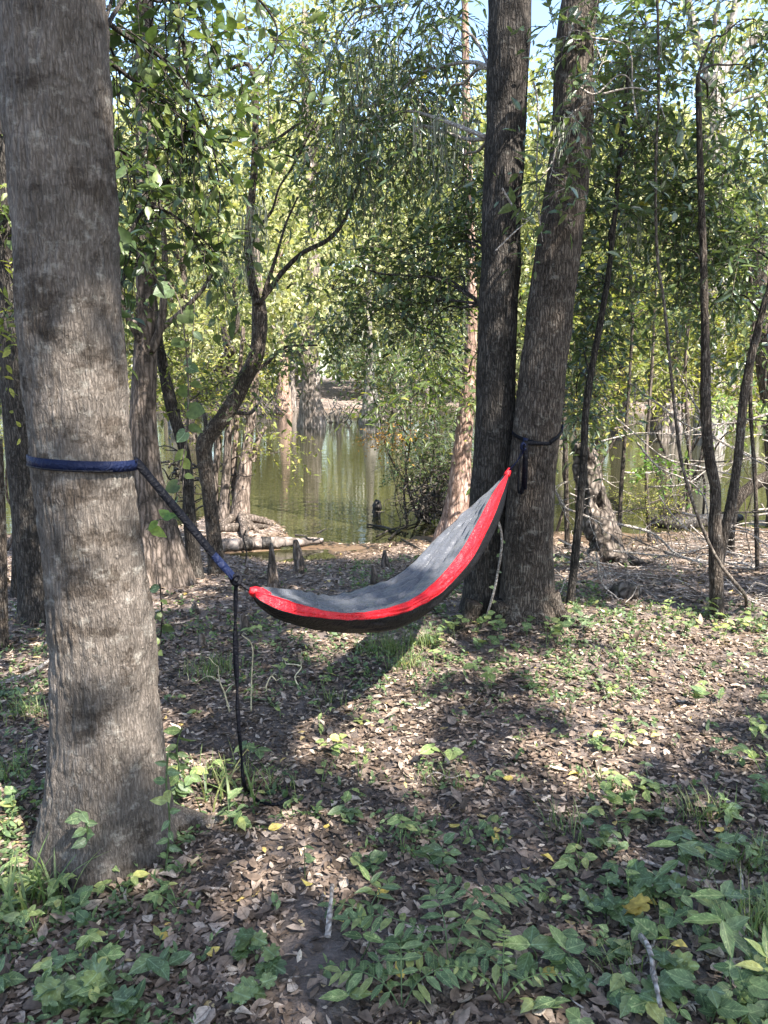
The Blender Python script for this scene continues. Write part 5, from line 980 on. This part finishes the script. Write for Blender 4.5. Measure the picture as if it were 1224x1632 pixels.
V, F = join(Vs); single('leaf_litter', 'brown dead leaf litter on the slope down to the pond', 'leaf litter', V, F, 'litter', rnd=np.concatenate(rs_), kind='stuff', loc=np.array([0, 6, 0]))
for px, py in [(738, 1328), (785, 1330), (795, 1335), (520, 1330), (645, 1570), (125, 1530), (540, 1480), (500, 1420), (1020, 1440), (330, 1530), (700, 1362), (860, 1370), (950, 1180), (930, 1240), (1150, 1330), (980, 1405), (430, 1330), (600, 1440), (250, 1500), (1035, 1180), (820, 1250), (1100, 1520), (890, 1560), (960, 1350)]:
    g0 = gpx(px + rng.normal() * 4, py); d = rdir(1)[0] * [1, 1, .2]; nn = np.array([rng.normal() * .3, rng.normal() * .3 - .2, 1]); L_ = rng.uniform(.04, .06); o = leaf_obj('fallen_leaf', 'litter%d' % rng.integers(6), 'litter_yellow', g0 + [0, 0, .02], d, nn, L_, L_ * .55)
    tagit(o, 'bright yellow fallen leaf %s' % zone(px, py), 'leaf', 'yellow fallen leaves')
# big curled brown leaves right of the bare soil
for px, py in [(380, 1495), (395, 1480), (800, 1500), (835, 1510), (790, 1530), (730, 1345), (120, 1475), (960, 1165), (725, 1165), (340, 1620)]:
    g0 = gpx(px, py); o = leaf_obj('fallen_leaf', 'litter%d' % rng.integers(6), 'litter', g0 + [0, 0, .03], rdir(1)[0] * [1, 1, .2], np.array([rng.normal() * .4, -.3, 1]), rng.uniform(.06, .078), rng.uniform(.034, .045), var=5); tagit(o, 'large curled tan leaf %s' % zone(px, py), 'leaf', 'large curled tan leaves')

# sticks on the ground
ST = [([(172, 1565), (215, 1545), (278, 1555)], 14, 'dead_wood', 'pale crumbling stick in the litter at lower left'), ([(522, 1500), (528, 1465), (530, 1440)], 9, 'dead_wood', 'frayed white stick standing out on the bare soil'), ([(495, 1290), (520, 1315), (545, 1345)], 7, 'bark_dark', 'dark bent stick right of the strap end'),
      ([(1160, 1360), (1180, 1400), (1185, 1480), (1188, 1520)], 8, 'dead_wood', 'grey lichen-spotted branch at lower right'), ([(1000, 1480), (1030, 1540), (1040, 1590), (1050, 1640)], 11, 'dead_wood', 'lichen covered forked stick standing in the plants at lower right'), ([(1042, 1500), (1035, 1530), (1025, 1545)], 7, 'dead_wood', 'short lichen covered prong beside the forked stick'),
      ([(1020, 1375), (1060, 1390), (1110, 1408), (1165, 1412)], 6, 'dead_wood', 'thin pale stick crossing the plants at right'), ([(860, 1430), (930, 1400), (1000, 1385), (1060, 1380)], 5, 'bark_twig', 'long thin brown runner stem over the plants'), ([(330, 1255), (380, 1262), (470, 1258)], 6, 'bark_dark', 'dark twig lying behind the hanging strap tail'),
      ([(445, 1570), (480, 1562), (510, 1560)], 4, 'bark_twig', 'short brown twig on the bare soil'), ([(940, 1070), (955, 1085), (968, 1125)], 6, 'bark_twig', 'dark stick in the sunlit litter right of the twin tree'), ([(1050, 1620), (1110, 1605), (1150, 1610)], 6, 'dead_wood', 'pale twig at the bottom right corner'),
      ([(0, 1095), (60, 1070), (90, 1045)], 10, 'dead_wood', 'pale stick behind the left trunk'), ([(600, 1460), (650, 1440), (700, 1425)], 4, 'bark_twig', 'thin brown twig above the pinnate plant'), ([(395, 1090), (402, 1120), (440, 1125)], 3, 'bark_twig', 'thin twig below the dry stalks')]
for pts, w, mt, lab in ST:
    P = np.array([gpx(*q) for q in pts]); P[:, 2] = [tz(q[0], q[1]) + .012 + (.05 if 'standing' in lab and i else 0) for i, q in enumerate(P)]
    single('fallen_stick', lab, 'stick', *T(P, np.linspace(px_r(w, P[0]), px_r(w * .5, P[0]), len(P)), seg=10, n=36, disp=rugged(.003, .012, 2, int(pts[0][0]), .006, .05)), mt)
for k in range(70):
    x, y = scatter(1, 1.3, 5.5, .8); c = np.array([x[0], y[0], tz(x[0], y[0]) + .018]); d = rdir(1)[0] * [1, 1, 0]; L_ = rng.uniform(.06, .26); e = c + d * L_; e[2] = tz(e[0], e[1]) + .016
    single('fallen_twig', 'slender %s twig %s' % ('brown' if k % 2 else 'pale', zone(float(pix(c)[0][0]), float(pix(c)[1][0]))), 'twig', *limb(c, e, .0024, .001, sag=.04, jit=.06, n=5, seg=5), 'bark_twig' if k % 2 else 'dead_wood', group='slender twigs on the litter')

# ------------------------------------------------------------------ plants
def stem_part(t, pts, r, mat='plant_mid'):
    V, F = T(np.array(pts), np.linspace(r, r * .5, len(pts)), seg=6, n=14); return part(t, 'stem', V, F, mat, rnd=np.full(len(V), .3))
def herb(px, py, label, mat='plant_mid', tpl='ovate', n=6, leaf=.05, asp=.55, h=.12, spread=.1, group=None, catg='plant', flat=.7, name='herb', three=False, g0=None):
    g0 = gpx(px, py) if g0 is None else g0; g0[2] = tz(g0[0], g0[1]); t = root(name, label, catg, g0, group)
    ns = max(1, n // 3); k = 0
    for i in range(ns):
        a_ = rng.uniform(0, 6.28); tip = g0 + np.array([math.cos(a_) * spread * rng.uniform(.3, 1), math.sin(a_) * spread * rng.uniform(.3, 1), h * rng.uniform(.6, 1.1)])
        stem_part(t, [g0 + [0, 0, -.01], g0 * .5 + tip * .5 + [0, 0, h * .15], tip], .0018, mat)
        if three:
            for q in range(3):
                b_ = a_ + (q - 1) * 1.75 + rng.normal() * .15; d = np.array([math.cos(b_), math.sin(b_), -.22]); L_ = leaf * rng.uniform(.75, 1.2) * (1.1 if q == 1 else .9); leaf_obj('leaf', tpl, mat, tip, d, np.array([rng.normal() * .25, rng.normal() * .25 - .25, 1]), L_, L_ * asp, t)
        else:
            for q in range(3):
                f = .45 + .55 * q / 2; p = g0 + (tip - g0) * f + [0, 0, h * .3 * f * (1 - f)]; b_ = rng.uniform(0, 6.28); d = np.array([math.cos(b_), math.sin(b_), rng.normal() * .25 + .05]); L_ = leaf * rng.uniform(.65, 1.25); leaf_obj('leaf', tpl, mat, p, d, np.array([rng.normal() * .35, rng.normal() * .35 - .2, 1]), L_, L_ * asp, t)
    return t
TRI = [(70, 1440, 'three-leaved creeper sprig, leftmost of those at the grey trunk foot'), (112, 1452, 'pale three-leaved creeper sprig in front of the grey trunk'), (162, 1432, 'three-leaved creeper sprig touching the grey trunk foot'), (196, 1440, 'three-leaved creeper sprig, rightmost of those at the grey trunk foot'),
       (30, 1475, 'large yellowish creeper clump at the left edge below the trunk'), (60, 1500, 'creeper sprig in the litter below the left clump'), (130, 1520, 'small two-leaved creeper seedling below the grey trunk'), (100, 1560, 'yellow-green creeper seedling left of the pale stick'), (20, 1420, 'creeper clump at the left edge beside the trunk'), (95, 1425, 'small creeper sprig between trunk and left clump'), (182, 1572, 'creeper leaf pair beside the pale crumbling stick'), (285, 1450, 'small round-leaved sprig right of the grey trunk')]
for px, py, lab in TRI: herb(px, py, lab, 'plant_light', 'notched' if px % 4 else 'ovate', n=6, leaf=.046, asp=.62, h=.07, spread=.07, three=True, name='creeper_sprig', group='pale creeper sprigs at lower left')
LOB = [(150, 1585, .095, 'big dark lobed leaf plant at the bottom left'), (65, 1600, .08, 'dark lobed leaf plant in the bottom left corner'), (195, 1615, .08, 'dark lobed leaf plant right of the big one at bottom left'), (385, 1535, .065, 'lobed leaf on the litter left of the bare soil'), (418, 1558, .06, 'pale grey-green lobed leaf beside the bare soil'), (388, 1600, .06, 'small lobed leaf plant at the bottom, left of the bare soil'), (995, 1425, .08, 'dark lobed leaf above the yellow leaf at right'), (1045, 1445, .085, 'broad lobed leaf right of the yellow leaf'), (990, 1485, .075, 'grey-green lobed leaf below the yellow leaf'), (1080, 1560, .075, 'pale-spotted lobed leaf plant at lower right'), (1075, 1590, .07, 'pale-spotted lobed leaf below its twin at lower right'), (1035, 1310, .07, 'lobed leaf in the shade below the lit litter at right'), (1010, 1290, .06, 'lobed leaf plant at the edge of the sunlit litter at right'), (950, 1460, .07, 'lobed leaf clump left of the yellow leaf'), (920, 1590, .065, 'lobed leaf clump at the bottom, right of the pinnate plant')]
for px, py, L_, lab in LOB: herb(px, py, lab, 'plant_dark', 'lobed', n=6, leaf=L_ * .78, asp=1.0, h=.07, spread=.06, name='lobed_vine', group='lobed dark green vines on the ground')
herb(1005, 1460, 'bright yellow lobed leaf among green ones at lower right', 'plant_yellow', 'lobed', n=3, leaf=.085, asp=1.05, h=.06, spread=.03, name='lobed_vine')
def pinnate(px, py, fr, label, mat='plant_mid', leaf=.052, group='pinnate-leaved plants at the bottom'):
    g0 = gpx(px, py); g0[2] = tz(g0[0], g0[1]); t = root('pinnate_plant', label, 'plant', g0, group)
    for (ang, L_, up, np_) in fr:
        d = np.array([math.cos(ang), math.sin(ang), 0]); P = [g0 + [0, 0, .0], g0 + d * L_ * .25 + [0, 0, up * .75], g0 + d * L_ * .65 + [0, 0, up], g0 + d * L_ + [0, 0, up * .8]]; st = stem_part(t, P, .0022, mat)
        Q, _ = spline(np.array(P), np.ones(4), 50); sd = np.array([-d[1], d[0], 0])
        for k in range(np_):
            i = int(14 + 34 * k / (np_ - 1)); 
            for s_ in (-1, 1):
                ld = sd * s_ + d * .35 + np.array([0, 0, rng.normal() * .12 - .12]); ll = leaf * (.8 + .35 * math.sin(math.pi * (k + .5) / np_)) * rng.uniform(.9, 1.1); leaf_obj('leaflet', 'oval', mat, Q[i], ld, np.array([rng.normal() * .15, rng.normal() * .15 - .15, 1]), ll, ll * .40, t)
        leaf_obj('leaflet', 'oval', mat, Q[-1], d, np.array([0, -.15, 1.]), leaf, leaf * .4, t)
pinnate(715, 1545, [(math.radians(168), .27, .13, 9), (math.radians(35), .22, .16, 7), (math.radians(200), .22, .09, 8), (math.radians(100), .16, .12, 6), (math.radians(-30), .16, .08, 6)], 'large pinnate plant at the bottom centre with its longest frond pointing left')
pinnate(780, 1470, [(math.radians(30), .17, .08, 6), (math.radians(150), .16, .08, 6), (math.radians(250), .14, .06, 5)], 'pinnate plant with an upright frond above the large one')
pinnate(640, 1612, [(math.radians(160), .16, .08, 6), (math.radians(20), .16, .09, 7), (math.radians(90), .15, .1, 6)], 'pinnate plant at the bottom edge left of centre')
pinnate(800, 1600, [(math.radians(80), .18, .08, 9), (math.radians(170), .18, .09, 8), (math.radians(10), .16, .07, 8)], 'fine-leaved pinnate plant at the bottom edge right of centre', mat='plant_light', leaf=.026)
pinnate(585, 1470, [(math.radians(60), .12, .06, 4), (math.radians(170), .1, .05, 4)], 'small pinnate seedling at the edge of the bare soil', mat='plant_dark')
def tongue(px, py, dirs, label, mat='plant_mid', leaf=.085, h=.16, asp=.34):
    g0 = gpx(px, py); g0[2] = tz(g0[0], g0[1]); t = root('lance_leaf_vine', label, 'plant', g0, 'lance-leaved vines at lower right'); top_ = g0 + [rng.normal() * .03, rng.normal() * .03, h]; stem_part(t, [g0, g0 * .4 + top_ * .6 + [.02, 0, 0], top_], .0022, 'plant_dark')
    for k, (ang, dz, f) in enumerate(dirs): leaf_obj('leaf', 'ovate', mat if k % 4 else 'plant_light', g0 + (top_ - g0) * f, np.array([math.cos(ang), math.sin(ang), dz]), np.array([rng.normal() * .3, -.35, 1]), leaf * rng.uniform(.8, 1.2), leaf * asp * rng.uniform(.9, 1.15), t)
tongue(1110, 1500, [(3.0, -.1, 1), (.3, -.25, 1), (-1.2, -.9, .9), (.9, .1, .95), (-.5, -.5, .8), (2.2, .1, .7)], 'tall lance-leaved vine with a drooping yellowed leaf at right', leaf=.1)
tongue(1150, 1570, [(2.6, -.4, 1), (-1.5, -1.0, 1), (-.6, -.7, .9), (.5, .1, .8), (1.5, .2, .9)], 'lance-leaved vine in the lower right corner', leaf=.095)
tongue(1090, 1430, [(2.9, -.2, 1), (-.3, -.35, 1), (.6, .1, .8), (3.6, -.3, .7)], 'dark lance-leaved vine above the drooping one at right', 'plant_dark', leaf=.09)
tongue(1190, 1610, [(1.3, .8, 1), (2.4, .5, 1), (.3, .4, .9), (-.8, .2, .8), (3.3, .3, .8)], 'bright upright sprout at the bottom right edge', 'plant_light', leaf=.075)
tongue(900, 1570, [(1.9, .2, 1), (.4, .0, 1), (3.2, -.1, .9), (-.9, -.3, .8), (2.4, .1, .6)], 'broad-leaved plant at the bottom between pinnate and lobed plants', 'plant_mid', leaf=.075, asp=.55, h=.1)
tongue(840, 1560, [(2.9, -.1, 1), (.2, -.1, 1), (1.3, .2, .9), (4.2, -.3, .8)], 'broad heart-leaved plant right of the large pinnate plant', 'plant_dark', leaf=.08, asp=.6, h=.1)
tongue(560, 1590, [(3.1, -.1, .7), (1.2, .1, 1), (.1, .0, .9)], 'oval-leaved plant at the bottom beside the bare soil', 'plant_dark', leaf=.075, asp=.42, h=.06)
tongue(575, 1530, [(1.7, .5, 1), (2.3, .3, 1), (1.0, .4, .9), (3.0, .1, .7), (-.6, .1, .8)], 'upright sprout with narrow leaves left of the large pinnate plant', 'plant_mid', leaf=.07, asp=.38, h=.09)
tongue(600, 1445, [(2.2, .4, 1), (.8, .3, .9), (3.6, .1, .7)], 'dark sprout with one bright leaf above the bare soil', 'plant_dark', leaf=.06, h=.07)
# scattered seedlings: dense at the lower right and the lower left, none on the bare soil
cnt = 0; tries = 0
while cnt < 135 and tries < 4000:
    tries += 1; u = rng.uniform(-10, 1234); v = rng.uniform(1010, 1690)
    dens = .25 + .75 * max(0, (u - 560) / 660) * (1 if v > 1300 else .55)
    if u < 300: dens = .16 if v > 1150 else .3
    if 300 < u < 600 and v > 1300: dens = .04
    if 560 < u < 840 and v > 1390: dens = .08
    if rng.random() > dens: continue
    g0 = gpx(u, v); sz = .05 if v > 1280 else .042; br = v < 1310 and u > 280
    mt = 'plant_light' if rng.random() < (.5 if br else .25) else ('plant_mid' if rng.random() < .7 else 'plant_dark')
    tp = ['ovate', 'notched', 'heart', 'ovate'][rng.integers(4)]; nl = [3, 6, 6, 9][rng.integers(4)]; hg = rng.uniform(.04, .13)
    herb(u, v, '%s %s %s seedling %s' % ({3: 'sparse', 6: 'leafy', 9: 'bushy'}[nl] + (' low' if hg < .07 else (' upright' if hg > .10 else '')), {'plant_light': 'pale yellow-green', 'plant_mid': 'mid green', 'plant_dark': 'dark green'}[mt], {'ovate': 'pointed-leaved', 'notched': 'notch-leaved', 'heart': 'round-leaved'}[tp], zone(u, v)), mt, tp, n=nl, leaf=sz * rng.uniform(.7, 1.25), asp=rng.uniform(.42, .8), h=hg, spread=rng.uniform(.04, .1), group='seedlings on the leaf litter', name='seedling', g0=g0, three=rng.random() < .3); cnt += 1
# ground cover too fine to count
def gc_density(x, y):
    u, v, _ = pix(np.stack([x, y, 0 * x], -1)); n_ = fbm(np.stack([x * 1.6, y * 1.6, 0 * x], -1), 55, 3); d = np.clip((n_ - .42) * 4, 0, 1)
    d = d * (.35 + .65 * np.clip((u - 500) / 500, 0, 1)) + np.where((u < 300) & (v > 1080), .35, 0) * d; d = np.where((u > 340) & (u < 590) & (v > 1320), d * .08, d); d = np.where((u > 570) & (u < 830) & (v > 1400), d * .25, d); d = np.where((v < 1300) & (u > 560), np.clip(d * .55 + .05, 0, 1), d); d = np.where(y > 5.0, d * .12, d); d = np.where((u > 560) & (u < 960) & (v < 1085), np.maximum(d, .5 * (n_ > .45)), d); return d
x, y = scatter(26000, 1.2, 7.5, .9); k = rng.random(len(x)) < gc_density(x, y) * .8; x, y = x[k], y[k]
O = np.stack([x, y, terrain(x, y)], -1); D = rdir(len(x)) * .8; D[:, 2] = np.abs(D[:, 2]) + .5
A, tw = sprays(O, D, rng.uniform(.03, .10, len(x)), 5, .026, .5, .3, twig_r=.0009)
V, F, kk_ = leaves_np('oval', *A); single('ground_cover', 'low green ground cover of tiny leaves on the litter', 'ground cover', V, F, 'plant_mid', rnd=np.repeat(np.clip(rng.random(len(A[0])) * .9 + .05, 0, 1), kk_), kind='stuff', loc=np.array([0, 2.5, 0]))
# grass tufts
def tuft(px, py, n, L_, label, mat='grass', spread=.06, w=.0028):
    g0 = gpx(px, py); g0[2] = tz(g0[0], g0[1]); Vs = []; rn = []
    for k in range(n):
        o = g0 + np.array([rng.normal() * spread, rng.normal() * spread * .7, -.005]); a_ = rng.uniform(0, 6.28); ll = L_ * rng.uniform(.5, 1.1); b_ = rng.uniform(.2, .9); m = 6; t_ = np.linspace(0, 1, m)
        Q = o + np.stack([math.cos(a_) * ll * b_ * t_ ** 1.6, math.sin(a_) * ll * b_ * t_ ** 1.6, ll * (t_ - .35 * b_ * t_ ** 2.2)], -1); s_ = np.array([-math.sin(a_), math.cos(a_), 0]) * w * (1.05 - t_[:, None] ** 2)
        V = np.stack([Q - s_, Q + s_], 1).reshape(-1, 3); i = np.arange(m - 1) * 2; Vs.append((V, np.stack([i, i + 1, i + 3, i + 2], -1))); rn.append(np.full(len(V), rng.random()))
    V, F = join(Vs); o = root('grass_tuft', label, 'grass', g0, 'grass tufts'); part(o, 'blades', V, F, mat, rnd=np.concatenate(rn), kind='stuff')
for px, py, n, L_, lab in [(615, 1040, 130, .16, 'grass patch under the low point of the hammock'), (680, 1030, 120, .15, 'grass patch between hammock and twin tree'), (650, 1065, 90, .14, 'sparse grass in front of the hammock shadow'), (330, 1080, 90, .13, 'grass patch left of the dry stalks'), (345, 1065, 70, .12, 'small grass patch behind the hanging strap'), (355, 1290, 16, .22, 'broad grass blades left of the strap end'), (375, 1275, 14, .2, 'tall grass blades at the strap end'), (430, 1250, 40, .1, 'short grass at the foot of the hanging strap'),
                           (330, 1240, 60, .12, 'grass clump right of the grey trunk'), (30, 1460, 26, .22, 'long grass blades at the left edge below the trunk'), (80, 1430, 18, .2, 'long grass blade clump left of the trunk foot'), (520, 1120, 40, .11, 'grass clump at the end of the hammock shadow'), (1195, 1480, 120, .16, 'feathery grass clump at the right edge'), (1180, 1380, 100, .14, 'thin grass patch at the right edge in shade'), (1120, 1300, 80, .12, 'thin grass in the shade at right'), (960, 1260, 50, .1, 'short grass on the sunlit litter'), (700, 1250, 40, .1, 'short grass in the middle of the sunlit litter'), (40, 1140, 70, .13, 'dry grass patch left of the grey trunk'), (20, 1230, 60, .14, 'grass patch at the left edge behind the trunk foot'), (900, 1330, 50, .12, 'grass in the shade below the sunlit litter'), (1000, 1560, 50, .12, 'grass among the plants at lower right')]:
    tuft(px, py, n, L_, lab, w=.0045 if n < 30 else .0018)
tuft(695, 845, 7, .42, 'bright strappy grass plant beside the brush pile', mat='plant_light', spread=.03, w=.012)
# dry stalks
for k, (pts, lab) in enumerate([([(400, 1135), (401, 1080), (402, 1030), (385, 1012)], 'tall straight dry stalk right of the hanging strap'), ([(366, 1135), (358, 1105), (350, 1085), (348, 1062)], 'crooked dry stalk left of the hanging strap'), ([(425, 1105), (424, 1095), (432, 1078), (440, 1085)], 'short hooked dry stalk right of the tall one'), ([(480, 1100), (470, 1080), (480, 1062), (455, 1058)], 'zigzag pale stalk below the hammock'), ([(345, 1085), (330, 1078), (300, 1098)], 'leaning dry stalk behind the grey trunk')]):
    g0 = gpx(*pts[0]); P = np.array([g0] + [at(q[0], q[1], g0[1]) for q in pts[1:]]); t = root('dry_stalk', lab, 'stalk', g0, 'dry stalks'); V, F = T(P, np.linspace(.004, .002, len(P)), seg=6, n=24); part(t, 'stem', V, F, 'straw', rnd=np.full(len(V), rng.random()))
    for q in range(3): a_ = P[1 + q % (len(P) - 1)]; V, F = limb(a_, a_ + rdir(1)[0] * .06 + [0, 0, .03], .0016, .0008, n=4, seg=5); part(t, 'side_stem', V, F, 'straw', rnd=np.full(len(V), .5))
# vines on and beside the left trunk
def vine(pts, Y, label, mat, tpl, n, leaf, asp, rad=.003, bark='plant_dark', down=-.3, name='climbing_vine'):
    pp = px_path(pts, Y); t = root(name, label, 'vine', pp[-1] if pp[-1][2] < pp[0][2] else pp[0]); V, F = T(pp, np.full(len(pp), rad), seg=6, n=50); part(t, 'stem', V, F, bark, rnd=np.full(len(V), .2)); Q, _ = spline(pp, np.ones(len(pp)), 60)
    for k in range(n):
        i = int(2 + 56 * (k + .3 * rng.random()) / n); s_ = 1 if k % 2 else -1; d = np.array([s_ * rng.uniform(.5, 1), rng.normal() * .5 - .2, down + rng.normal() * .3]); nn = np.array([rng.normal() * .4, -.9, .5]); L_ = leaf * rng.uniform(.7, 1.2); leaf_obj('leaf', tpl, mat if rng.random() < .6 else ('plant_dark' if mat != 'plant_dark' else 'plant_mid'), Q[i], d, nn, L_, L_ * asp, t)
vine([(268, 450), (285, 480), (295, 540), (300, 620), (296, 700), (285, 770), (270, 840)], 3.1, 'hanging vine with round heart leaves in front of the bent trunk', 'leaf_mid', 'heart', 10, .065, .95, bark='bark_twig')
vine([(310, 480), (305, 580), (300, 680), (290, 790)], 3.15, 'second thin vine hanging beside the heart-leaved one', 'leaf_mid', 'ovate', 8, .06, .6, bark='bark_twig', rad=.002)
vine([(300, 820), (275, 825), (250, 830), (232, 845)], 2.9, 'leafy vine end hanging before the fluted tree', 'leaf_bright', 'ovate', 6, .07, .55, rad=.002)
vine([(255, 930), (258, 990), (252, 1040), (246, 1080)], 2.75, 'thin dark vine beside the right edge of the grey trunk', 'leaf_mid', 'ovate', 7, .05, .6, bark='bark_dark')
vine([(262, 1400), (268, 1350), (270, 1300), (265, 1250), (268, 1200)], 2.22, 'upright vine with pointed leaves at the right foot of the grey trunk', 'plant_mid', 'ovate', 13, .05, .5, down=0, name='upright_vine')
vine([(140, 1340), (138, 1315), (130, 1295), (120, 1290)], 2.16, 'small vine sprig growing on the front of the grey trunk', 'plant_dark', 'ovate', 6, .05, .65, name='upright_vine')
vine([(290, 1160), (282, 1190), (285, 1230), (280, 1270)], 2.6, 'leafy green vine behind the right side of the grey trunk', 'plant_dark', 'ovate', 9, .065, .45, name='upright_vine')
vine([(775, 985), (790, 930), (800, 860), (790, 820)], 4.5, 'pale woody vine climbing the crease of the twin trunks', 'plant_mid', 'ovate', 7, .035, .6, bark='dead_wood', rad=.008)
vine([(284, -20), (286, 90), (289, 180), (291, 270)], 3.15, 'dark thin vine hanging straight down at the top left', 'leaf_dark', 'ovate', 8, .06, .5, bark='bark_dark', rad=.0035)
vine([(262, -20), (266, 100), (268, 200), (266, 290)], 3.2, 'second dark thin vine hanging left of the straight one', 'leaf_dark', 'ovate', 6, .06, .5, bark='bark_dark', rad=.003)
vine([(390, 900), (393, 880), (388, 858), (392, 845)], 5.5, 'thin bare twig standing behind the hammock knot', 'leaf_mid', 'ovate', 2, .02, .5, bark='bark_dark', rad=.006, name='bare_twig')
for px, py in [(745, 985), (765, 1000), (800, 1012), (840, 1015), (900, 1005), (715, 1010), (870, 1018), (930, 1010), (690, 1035), (760, 1035)]:
    herb(px, py, '%s ivy sprig %s the twin tree foot' % ('pale' if px % 2 else 'green', 'left of' if px < 740 else ('in front of' if px < 880 else 'right of')), 'plant_light' if px % 2 else 'plant_mid', 'heart', n=9, leaf=.045, asp=.9, h=.1, spread=.12, group='ivy sprigs at the twin tree foot', name='ivy_sprig')
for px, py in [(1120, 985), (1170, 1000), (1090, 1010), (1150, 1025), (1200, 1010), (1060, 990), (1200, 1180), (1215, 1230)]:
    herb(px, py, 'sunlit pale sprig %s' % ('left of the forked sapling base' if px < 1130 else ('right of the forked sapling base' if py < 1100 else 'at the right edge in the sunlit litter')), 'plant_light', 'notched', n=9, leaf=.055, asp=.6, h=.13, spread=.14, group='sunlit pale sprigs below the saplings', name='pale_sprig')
